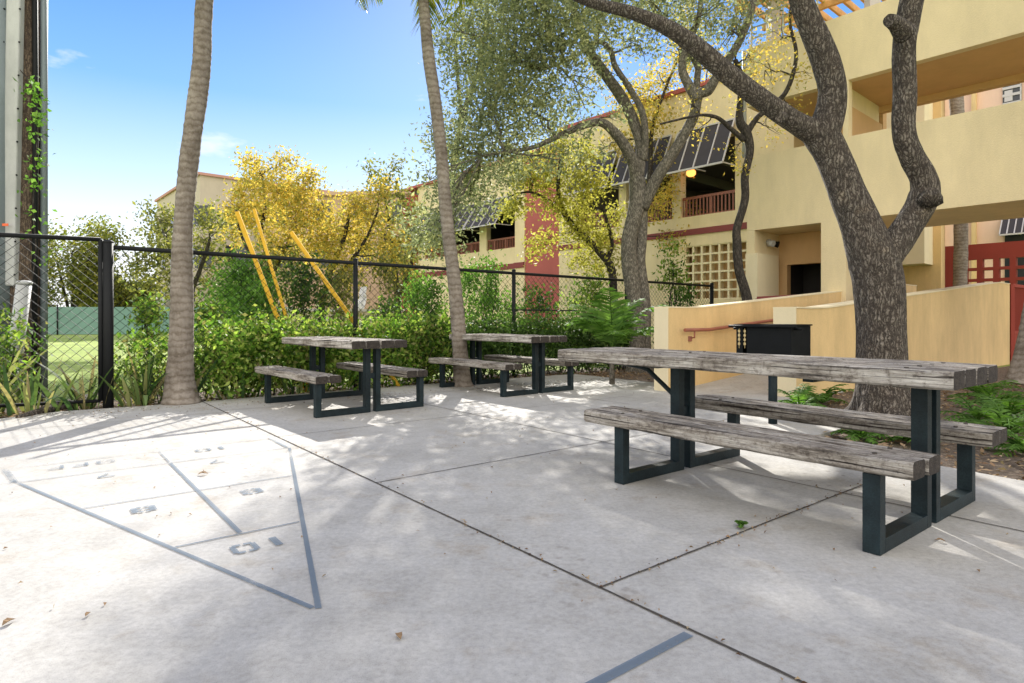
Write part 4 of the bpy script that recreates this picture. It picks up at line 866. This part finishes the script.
far_tree(None, 20, [(345, 230, 22, 480), (370, 215, 18, 350), (335, 255, 18, 320), (365, 250, 20, 380), (390, 240, 18, 300), (355, 205, 14, 200), (395, 265, 16, 220), (350, 275, 14, 150), (380, 190, 12, 140), (325, 235, 14, 200)], 'lf_gold', 'golden leaved tree right of the yellow covers, above the white bag', .125,
         [[(327, 345, 8), (322, 310, 7), (325, 290, 6), (335, 262, 5), (345, 235, 4), (350, 210, 2.5)], [(327, 286, 5), (350, 262, 4), (368, 235, 3), (378, 210, 2)]], 'golden trees beyond the chain link fence')
far_tree(None, 22, [(385, 180, 12, 130), (372, 168, 9, 70), (400, 195, 14, 160), (410, 215, 16, 220), (400, 240, 18, 240), (425, 245, 16, 200), (408, 275, 16, 180), (385, 220, 14, 160), (395, 165, 8, 60)], 'lf_oliv', 'tall olive green tree left of the second palm trunk beyond the fence', .17,
         [[(395, 345, 8), (398, 310, 7), (396, 280, 6), (392, 250, 5), (388, 220, 4), (384, 190, 2)], [(397, 300, 5), (410, 270, 4), (415, 240, 3)]])
far_tree(None, 21, [(160, 235, 16, 300), (150, 260, 16, 280), (172, 255, 16, 250), (155, 215, 12, 170), (178, 222, 12, 150), (145, 280, 14, 200), (168, 285, 14, 180), (205, 240, 14, 200), (215, 260, 14, 200), (208, 218, 12, 150), (225, 222, 12, 160), (210, 285, 14, 150)], 'lf_oliv', 'olive tree standing right behind the left palm trunk beyond the fence', .17,
         [[(190, 350, 8), (188, 310, 7), (182, 280, 6), (172, 255, 4), (165, 235, 3)], [(188, 300, 5), (200, 270, 4), (210, 240, 3)]])
far_tree(None, 17, [(245, 275, 18, 480), (230, 295, 18, 420), (262, 292, 14, 260), (250, 312, 18, 360), (225, 315, 16, 260)], 'lf_bush', 'round dark green shrub tree below the golden tree', .13,
         [[(243, 350, 5), (243, 320, 4), (242, 295, 3), (240, 275, 2)]], name='shrub')
far_tree(None, 21, [(690, 55, 20, 300), (660, 85, 24, 420), (650, 120, 20, 300), (680, 110, 18, 240), (620, 140, 16, 200), (670, 190, 16, 200), (655, 210, 14, 160), (690, 215, 10, 90), (640, 95, 16, 220), (710, 60, 14, 160), (672, 240, 12, 100), (620, 100, 14, 160), (665, 160, 12, 90), (600, 70, 14, 120), (685, 20, 20, 220)], 'lf_gold', 'golden leaved tree between the forked grey oak and the garage awnings', .12,
         [[(641, 345, 7), (642, 300, 7), (638, 260, 6), (644, 215, 5), (650, 170, 5), (652, 130, 4), (665, 90, 3), (680, 55, 2)], [(648, 190, 4), (668, 160, 3), (686, 120, 2.5), (706, 85, 2)]])
far_tree(None, 22, [(490, 20, 20, 260), (465, 28, 18, 230), (515, 10, 22, 260), (450, 42, 14, 150), (480, 45, 15, 120), (500, -15, 24, 300), (540, 30, 20, 200), (470, -10, 20, 240), (530, -30, 24, 240), (455, 10, 14, 120)], 'lf_oliv', 'tall thin tree added behind the grey oak crown to shade the patio, its stem behind the second palm', .15,
         [[(462, 345, 9), (456, 300, 9), (452, 240, 8), (452, 180, 7), (462, 120, 6), (478, 70, 5), (488, 20, 4)], [(462, 120, 5), (458, 80, 4), (455, 40, 3)], [(478, 70, 4), (505, 30, 3), (525, 0, 2)]], name='added_shade_tree', nmul=.62)  # added tree, its hidden crown placed to shade the foreground patio
# far left field trees
for i, (cx, cy, r0, lb, Z) in enumerate([(72, 265, 44, 'broad olive tree across the lawn, behind the gate', 52), (105, 290, 26, 'low olive tree across the lawn just left of the corner post', 55), (20, 280, 40, 'dark tree across the lawn behind the utility pole', 50), (136, 300, 18, 'small tree across the lawn right of the corner post', 58)]):
    cr_ = [(cx + rc.uniform(-.75, .75) * r0, cy + rc.uniform(-.8, .9) * r0 * .9, r0 * .36, 340) for _ in range(13)]
    far_tree(None, Z, cr_, 'lf_far', lb, .34, [[(cx, 340, 4), (cx, 320, 4), (cx + 2, cy + 10, 3), (cx, cy - 10, 2)], [(cx, 325, 3), (cx + 14, cy, 2)], [(cx, 325, 3), (cx - 14, cy, 2)]], 'trees across the lawn', name='field_tree')
# ---- palms
def frond(mb_r, VF, base, dirv, L_, droop, seed, nl=34, ll=.55):
    rr = random.Random(seed); pts = []; d = dirv.normalized(); p = Vector(base); n_ = 14
    hz_ = Vector((d.x, d.y, 0)).normalized(); sd = hz_.cross(UP)
    pitch = math.asin(max(-1, min(1, d.z)))
    for i in range(n_ + 1):
        pts.append(p.copy()); dd = hz_ * math.cos(pitch) + UP * math.sin(pitch); p = p + dd * (L_ / n_); pitch -= droop / n_ * (1 + i / n_)
    mb_r.tube(pts, [.022 * (1 - .8 * i / n_) for i in range(n_ + 1)], 5, cap=False)
    for i in range(nl):
        t = .15 + .85 * i / nl; q = t * n_; a = int(min(q, n_ - 1)); c = pts[a].lerp(pts[a + 1], q - a); tg = (pts[a + 1] - pts[a]).normalized()
        for s_ in (-1, 1):
            l_ = ll * math.sin(math.pi * min(.97, t * .85 + .12)) * rr.uniform(.8, 1.1)
            dv = (sd * s_ * .75 + tg * .7 - UP * rr.uniform(.2, .6)).normalized(); wv = tg * .018
            mid = c + dv * l_ * .5; tip = c + dv * l_ - UP * l_ * .25
            VF.append([c - wv, c + wv, mid + wv * 1.2, mid - wv * 1.2]); VF.append([mid - wv * 1.2, mid + wv * 1.2, tip + wv * .2, tip - wv * .2])
def palm(label, limb, nf, fl, seed, droop=1.9, start=0.):
    base = Vector(limb[0][0]); base.z = 0; t = thing('palm_tree', base, label, 'palm tree', 'palm trees with ringed grey trunks')
    # ringed trunk
    pts, rad = limb; mb = MB(); q = []; r2 = []
    tmp = MB(); tmp.tube(pts, rad, 3, cap=False, sub=12); cent = [sum((Vector(tmp.v[i * 3 + k]) for k in range(3)), Vector()) / 3 for i in range(len(tmp.v) // 3)]
    rr0 = []
    for i in range(len(rad) - 1):
        for k in range(12): rr0.append(rad[i] * (1 - k / 12) + rad[i + 1] * k / 12)
    rr0.append(rad[-1]); rs = random.Random(seed)
    rr0 = [r * (1 + (.02 if i % 2 else -.0) + rs.uniform(-.03, .03)) for i, r in enumerate(rr0)]
    mb.tube(cent, rr0, 16, jit=.025, seed=seed); mb.build('trunk', M['palm_bark'], t)
    top = Vector(pts[-1]); rm = MB(); VF = []; rr = random.Random(seed)
    for i in range(nf):
        a = start + 2 * math.pi * i / nf * 1.618; e = R(-20 + 90 * ((i * .618) % 1)); frond(rm, VF, top, Vector((math.cos(a) * math.cos(e), math.sin(a) * math.cos(e), math.sin(e))), fl * rr.uniform(.85, 1.1), droop * rr.uniform(.7, 1.2), seed * 50 + i)
    rm.build('frond_stalk', M['lf_palm'], t)
    V_ = np.array([[tuple(v) for v in f] for f in VF]).reshape(-1, 3); raw('fronds', V_, np.arange(len(V_)), M['lf_palm'], t, 4)
pz = G(181, 403).y
palm('thick ringed palm trunk at the left with a flared base beside the corner post', px_limb([(181, 406, 40), (181, 398, 33), (180, 380, 27), (181, 355, 23), (182, 310, 22), (182, 255, 19), (184, 215, 17), (188, 170, 18), (193, 130, 17), (198, 95, 18), (202, 60, 17), (203, 25, 16), (205, -10, 16), (206, -60, 15), (212, -130, 15), (215, -190, 14)], pz), 16, 2.6, 5)
p2z = G(461, 386).y
palm('slimmer palm trunk leaning left, rising behind the middle picnic table', px_limb([(463, 388, 24), (462, 380, 18), (460, 350, 15), (457, 310, 14), (453, 270, 13), (449, 240, 13), (445, 200, 12), (441, 150, 12), (435, 100, 12), (429, 60, 12), (425, 20, 11), (421, -20, 11), (418, -60, 11), (417, -85, 11)], p2z), 18, 2.3, 9, start=.4)
# palm trunk seen through the bridge
palm('palm trunk standing in front of the red lattice wall, seen under the bridge', px_limb([(960, 330, 13), (960, 290, 12), (961, 240, 12), (960, 180, 12), (957, 110, 12), (955, 80, 12), (953, 20, 12), (950, -60, 11), (949, -120, 10)], 17.6), 12, 2.4, 21)
# trunk at right edge
rt = px_limb([(1018, 384, 24), (1021, 368, 18), (1026, 345, 16), (1034, 300, 15), (1044, 230, 15), (1060, 100, 14), (1080, 0, 13), (1110, -250, 12), (1120, -330, 11)], 9.5)
palm('pale leaning trunk cut off by the right edge of the picture', rt, 10, 2.2, 33)
# ------------------------------------------------------------------ hedges and bushes
def hedge(name, label, a, b, depth, h0, h1, n_, mat, size, cat='hedge', lump=.14, zmin=.12, stems=True, aspect=.55):
    a = Vector(a); b = Vector(b); L_ = (b - a).length; d = (b - a).normalized(); nn = Vector((-d.y, d.x, 0))
    t = thing(name, a.lerp(b, .5), label, cat)
    cls = []; k = int(L_ / .28)
    for i in range(k + 1):
        for row in range(2):
            for lay in range(3):
                hh = h0 + (h1 - h0) * i / k; z = zmin + (hh - zmin) * (lay + .55) / 3
                r = .24 + rnd.uniform(-.05, .05)
                c = a + d * (L_ * i / k + rnd.uniform(-.1, .1)) + nn * ((row - .5) * depth * .6 + rnd.uniform(-.08, .08)) + UP * (z + rnd.uniform(-lump, lump))
                wgt = .55 if lay == 0 else (1.1 if lay == 2 else 1)
                cls.append((c, (r, r, r * .9), n_ / ((k + 1) * 6) * wgt))
    leaf_mesh('leaves', cls, size, mat, t, aspect, 12, .26, up=.5)
    if stems:
        mb = MB()
        for i in range(int(L_ * 9)):
            p0 = a + d * rnd.uniform(0, L_) + nn * rnd.uniform(-depth * .35, depth * .35); p1 = p0 + Vector((rnd.uniform(-.3, .3), rnd.uniform(-.2, .2), rnd.uniform(.5, .95) * h0))
            mb.tube(wob(p0 - UP * .05, p1, .07, 4), [.012, .011, .009, .007, .004], 5, cap=False)
        mb.build('stems', M['bark_dark'], t)
    return t
hA0 = Vector((-4.05, 8.75, 0)); hA1 = Vector((-1.3, 11.0, 0)); hA2 = Vector((2.55, 14.0, 0))
hedge('hedge', 'loose sunlit light green hedge behind the left picnic table', hA0, hA1, .75, .86, .95, 22000, M['lf_hedge'], .085)
hedge('hedge', 'darker clipped hedge behind the farthest picnic table', hA1 + fd * .15, hA2, .8, .98, 1.04, 26000, M['lf_dark'], .075, lump=.05)
hedge('hedge', 'low green growth between the corner post and the left palm', Vector((-5.0, 8.3, 0)), Vector((-4.2, 8.95, 0)), .5, .7, 1.15, 2000, M['lf_hedge'], .085)
def bush(x, y, Z, rx, ry, n_, mat, size, label, name='bush', group=None, stems=5):
    c = P(x, y, Z); r = rx * Z / F; rz = ry * Z / F; t = thing(name, (c.x, c.y, 0), label, 'bush', group)
    cls = []
    for i in range(22):
        a = rnd.uniform(0, 6.28); q = rnd.uniform(0, 1.0); cls.append((c + Vector((math.cos(a) * r * q, math.sin(a) * r * q, rnd.uniform(-.8, .95) * rz)), (r * rnd.uniform(.2, .4), r * .3, rz * rnd.uniform(.15, .3)), n_ / 22))
    mb = MB()
    for i in range(stems):
        mb.tube(wob((c.x + rnd.uniform(-.1, .1), c.y + rnd.uniform(-.1, .1), -.05), c + Vector((rnd.uniform(-.6, .6) * r, rnd.uniform(-.5, .5) * r, rnd.uniform(.1, .7) * rz)), .05, 5), [.02, .018, .015, .012, .009, .005], 5, cap=False)
    mb.build('stems', M['bark_dark'], t); leaf_mesh('leaves', cls, size, mat, t, .4, 6, .3, up=.8); return t
bush(489, 292, 14.2, 26, 30, 2600, M['lf_bush'], .10, 'feathery rounded green bush beyond the fence left of its middle post')
bush(425, 305, 12.6, 22, 24, 1600, M['lf_bush'], .10, 'green bush beyond the fence just left of the second palm')
bush(672, 268, 16.5, 9, 26, 420, M['lf_hedge'], .13, 'tall thin light green sapling in front of the block lattice', 'sapling')
bush(683, 300, 16.6, 14, 16, 420, M['lf_bush'], .12, 'low green bush at the foot of the block lattice')
bush(588, 300, 14.6, 26, 22, 1000, M['lf_hedge'], .11, 'light green bush behind the fence left of the middle oak')
bush(538, 305, 15.5, 20, 18, 700, M['lf_dark'], .11, 'dark bush beyond the fence below the rose pilaster')
bush(385, 318, 14, 20, 14, 800, M['lf_dark'], .10, 'low dark bush beyond the fence right of the white bag')
bush(300, 296, 17, 30, 30, 1500, M['lf_dark'], .14, 'dark green shrub beyond the fence between the yellow covers')
bush(270, 285, 18.5, 26, 36, 1500, M['lf_oliv'], .14, 'olive shrub beyond the fence between the two close yellow covers and the single one')
bush(342, 300, 18, 26, 24, 1100, M['lf_oliv'], .14, 'olive shrub beyond the fence left of the white bag')
bush(398, 285, 18, 20, 34, 1100, M['lf_oliv'], .14, 'olive shrub beyond the fence in front of the far rose pilaster')
bush(210, 330, 11.5, 26, 24, 1500, M['lf_hedge'], .10, 'yellow green bush beyond the fence right of the left palm')
bush(148, 325, 11, 16, 26, 1000, M['lf_hedge'], .10, 'bright green bush beyond the fence left of the left palm')
# big leaved young palm
def rosette(name, label, loc, n_, L_, wl, seed, cat='plant', group=None, mat='lf_bush', leaflets=True, e0=35, e1=80, droop=1.3, stem=0.3):
    t = thing(name, loc, label, cat, group); rr = random.Random(seed); mb = MB(); VF = []
    top = Vector(loc) + UP * stem
    if stem > .05: MB().tube([Vector(loc) - UP * .05, top], [.05, .035], 8).build('stem', M['bark_smooth'], t)
    for i in range(n_):
        a = 6.283 * i / n_ + rr.uniform(-.4, .4); e = R(rr.uniform(e0, e1)); L2_ = L_ * rr.uniform(.75, 1.1)
        pts = []; p = top.copy(); hz_ = Vector((math.cos(a), math.sin(a), 0)); sd = hz_.cross(UP); pit = e; k = 12
        for j in range(k + 1):
            pts.append(p.copy()); p = p + (hz_ * math.cos(pit) + UP * math.sin(pit)) * L2_ / k; pit -= droop / k * (.6 + j / k)
        mb.tube(pts, [.012 * (1 - .8 * j / k) for j in range(k + 1)], 5, cap=False)
        nl = max(10, int(L2_ / .055))
        for j in range(2, nl):
            tt = j / nl; q = tt * k; b_ = int(min(q, k - 1)); c = pts[b_].lerp(pts[b_ + 1], q - b_); tg = (pts[b_ + 1] - pts[b_]).normalized()
            for s_ in (-1, 1):
                l_ = wl * math.sin(math.pi * (tt * .8 + .15)); dv = (sd * s_ + tg * .6 - UP * rr.uniform(-.1, .3)).normalized(); wv = tg * .026 * (wl / .35) ** .5
                VF.append([c - wv * .6, c + wv * .6, c + dv * l_ * .55 + wv, c + dv * l_ * .55 - wv]); m2_ = c + dv * l_ * .55; VF.append([m2_ - wv, m2_ + wv, c + dv * l_ - UP * l_ * .12 + wv * .1, c + dv * l_ - UP * l_ * .12 - wv * .1])
    mb.build('stalks', M[mat], t); V_ = np.array([[tuple(v) for v in f] for f in VF]).reshape(-1, 3); raw('fronds', V_, np.arange(len(V_)), M[mat], t, 4); return t
yp = G(612, 384); yp.z = 0
rosette('young_palm', 'young palm with broad glossy green fronds standing before the middle oak', (yp.x, yp.y, 0), 13, 1.15, .42, 4, 'plant', None, 'lf_bush', stem=.62, e0=40, e1=88, droop=1.25)
# snake plants
def blades(label, loc, n_, h, seed, spread=.25, wd=.05, name='snake_plant', group='snake plants along the fence', curve=.4):
    t = thing(name, loc, label, 'plant', group); rr = random.Random(seed); VF = []
    for i in range(n_):
        a = rr.uniform(0, 6.28); b0_ = Vector(loc) + Vector((math.cos(a), math.sin(a), 0)) * rr.uniform(0, spread); hz_ = Vector((math.cos(a), math.sin(a), 0)); pit = R(rr.uniform(55, 88)); L2_ = h * rr.uniform(.5, 1.1); k = 7; p = b0_ - UP * .04
        sd = Vector((rr.uniform(-1, 1), rr.uniform(-1, 1), 0)).normalized(); cv = rr.uniform(0, curve) * (4 if rr.random() < .18 else 1); pv = None; w_ = wd * rr.uniform(.7, 1.2)
        for j in range(k + 1):
            tt = j / k; ww = w_ * (math.sin(math.pi * (.22 + .74 * tt)) ** .8) / 2
            cur = (p - sd * ww, p + sd * ww)
            if pv: VF.append((pv[0], pv[1], cur[1], cur[0]))
            pv = cur; p = p + (hz_ * math.cos(pit) + UP * math.sin(pit)) * L2_ / k; pit -= cv / k
            sd = (sd + Vector((rr.uniform(-.1, .1), rr.uniform(-.1, .1), 0))).normalized()
    mb = MB()
    for f in VF: mb.add(f, [(0, 1, 2, 3)])
    # weld strips so that each blade is one island
    me = mb.build('blades', M['lf_snake'], t)
    import bmesh
    bm_ = bmesh.new(); bm_.from_mesh(me.data); bmesh.ops.remove_doubles(bm_, verts=bm_.verts, dist=1e-5)
    for f in bm_.faces: f.smooth = True
    bm_.to_mesh(me.data); bm_.free(); return t
sp = [(-6.2, 7.15, 26, 1.0, 'tallest snake plant clump in front of the leaning grey post'), (-5.75, 7.35, 20, .75, 'snake plant clump between the leaning grey post and the corner post'), (-5.35, 7.7, 18, .7, 'snake plant clump against the left side of the corner post'),
      (-4.85, 8.1, 24, .85, 'snake plant clump just right of the corner post'), (-4.55, 8.4, 18, .75, 'snake plant clump left of the palm base'), (-6.6, 6.7, 18, .8, 'snake plant clump cut by the left edge of the picture'),
      (-3.85, 8.75, 14, .6, 'low snake plant clump right of the palm base'), (-3.2, 9.25, 12, .55, 'small snake plant clump under the light hedge behind the left table')]
for i, (x, y, n_, h, lb) in enumerate(sp): blades(lb, (x, y, 0), int(n_ * 1.6), h * 1.0, 60 + i, spread=.33, wd=.048, curve=.7)
bush(8, 350, 7.6, 15, 34, 600, M['lf_hedge'], .09, 'leafy green shrub in front of the utility pole at the left edge')
# ferns on the right
fr_ = [(4.75, 5.9, .50, 'large bright fern at the right edge beyond the bench'), (5.6, 6.9, .5, 'fern below the right end of the orange wall'), (4.3, 5.15, .3, 'small fern near the bed edge at the right'), (3.6, 7.7, .42, 'fern at the foot of the wall end, left of the oak trunk'), (4.15, 8.2, .45, 'fern against the orange wall just left of the oak'), (6.6, 8.6, .55, 'fern near the red gate at the right'), (3.25, 5.75, .26, 'small yellow green sprout at the bed corner behind the bench'), (3.6, 5.6, .28, 'low sprout in the mulch behind the middle of the bench'), (5.5, 5.4, .5, 'dense fern at the right edge of the picture'), (5.0, 6.6, .4, 'fern in the mulch right of the oak trunk'), (6.0, 7.6, .45, 'fern halfway between the oak and the red gate'), (6.4, 6.6, .6, 'tall fern by the pale leaning trunk')]
for i, (x, y, s_, lb) in enumerate(fr_): rosette('fern', lb, (x, y, -.03), 16, s_ * 1.15, .13 * (s_ / .5) ** .5, 90 + i, 'fern', 'ferns in the mulch bed', 'lf_fern', stem=.02, e0=15, e1=75, droop=1.5)
# weed in joint
wd_ = G(741, 528); rosette('weed', 'tiny green weed growing out of the joint in front of the large table', (wd_.x, wd_.y, 0), 6, .05, .02, 3, 'weed', None, 'lf_fern', stem=.01)
# ------------------------------------------------------------------ litter
def litter(name, pts, size, **kw):
    C = np.array(pts); k = len(C); a = rng.normal(size=(k, 3)); a[:, 2] *= .25; a /= np.linalg.norm(a, axis=1)[:, None]; b = np.cross(a, np.array([0, 0, 1.]) + rng.normal(size=(k, 3)) * .3); b /= np.linalg.norm(b, axis=1)[:, None]
    s = size * rng.uniform(.5, 1.3, (k, 1)); V_ = np.stack([C - a * s * .5, C + b * s * .25, C + a * s * .5, C - b * s * .25], 1)
    V_[:, 1, 2] += .006; V_[:, 3, 2] += .006; V_ = V_.reshape(-1, 3); V_[:, 2] = np.maximum(V_[:, 2], C.repeat(4, 0)[:, 2] - .004)
    return raw(name, V_, np.arange(4 * k), M['lf_dead'], None, 4, **kw)
lp_ = []
def in_poly(x, y, poly):
    c = False; j = len(poly) - 1
    for i in range(len(poly)):
        if (poly[i][1] > y) != (poly[j][1] > y) and x < (poly[j][0] - poly[i][0]) * (y - poly[i][1]) / (poly[j][1] - poly[i][1]) + poly[i][0]: c = not c
        j = i
    return c
for _ in range(7000):
    t_ = rnd.random(); p = Vector((-6.3, 6.2, 0)).lerp(Vector((2.2, 13.0, 0)), t_) + Vector((rnd.uniform(-1.2, 1.2), rnd.uniform(-.9, .9), 0))
    if not in_poly(p.x, p.y, patio): lp_.append((p.x, p.y, rnd.uniform(-.035, .0)))
for _ in range(9000):
    x, y = rnd.uniform(2.7, 9), rnd.uniform(2, 11)
    if not in_poly(x, y, patio): lp_.append((x, y, rnd.uniform(-.03, .01)))
litter('leaf_litter', lp_, .065, label='dry brown leaf litter covering the planting beds', kind='stuff', cat='leaf litter')
dl = []
for _ in range(330):
    x, y = rnd.uniform(-4.5, 4), rnd.uniform(2.2, 10.5)
    if in_poly(x, y, patio): dl.append((x, y, .006))
for _ in range(700):
    t_ = rnd.random(); p = Vector((-5.4, 7.0, 0)).lerp(Vector((2.0, 11.6, 0)), t_) + Vector((rnd.gauss(0, .25), -abs(rnd.gauss(0, .35)), 0))
    if in_poly(p.x, p.y, patio): dl.append((p.x, p.y, .006))
for _ in range(230):
    q = O + U * rnd.uniform(-2, 6) + V * rnd.gauss(0, .02) if rnd.random() < .6 else O + V * rnd.uniform(0, 2.7) + U * rnd.gauss(0, .02)
    dl.append((q.x, q.y, .006))
litter('patio_debris', dl, .021, label='tiny dry leaf bits scattered over the concrete', kind='stuff', cat='leaf bits')
for i, (x, y, s_, lb) in enumerate([(9, 624, .05, 'curled brown leaf at the bottom left edge of the patio'), (399, 638, .045, 'dry brown leaf at the bottom middle, between the joint and the court point'), (203, 475, .07, 'brown leaf lying beside the faded seven of the court'), (88, 616, .03, 'small tan leaf near the lower left'), (975, 457, .06, 'pale yellow leaf on the concrete right of the table legs'), (940, 542, .045, 'brown leaf on the concrete below the right table legs')]):
    g_ = G(x, y); mb = MB(); a = rnd.uniform(0, 3.1); vs = []
    prof = [(-.5, 0), (-.25, .22), (.1, .27), (.5, 0), (.1, -.25), (-.25, -.2)]
    for k in range(2):
        for u_, v_ in prof: vs.append((g_.x + s_ * (u_ * math.cos(a) - v_ * math.sin(a)), g_.y + s_ * (u_ * math.sin(a) + v_ * math.cos(a)), .004 + abs(v_) * s_ * .9 + k * .0015 + .002))
    mb.add(vs, [tuple(range(5, -1, -1)), tuple(range(6, 12))] + [(j, (j + 1) % 6, 6 + (j + 1) % 6, 6 + j) for j in range(6)])
    o = mb.build('fallen_leaf', M['lf_dead']); tag(o, lb, 'leaf', 'single dry leaves on the patio')
lg = thing('fallen_log', Vector((-5.6, 7.05, 0)), 'brown rotting branch lying at the bed edge by the gate', 'log')
MB().tube([G(18, 418), G(50, 411) + UP * .03, G(75, 406) + UP * .05, G(96, 398) + UP * .06], [.03, .05, .055, .03], 10, jit=.15, sub=4).build('wood', M['bark'], lg)
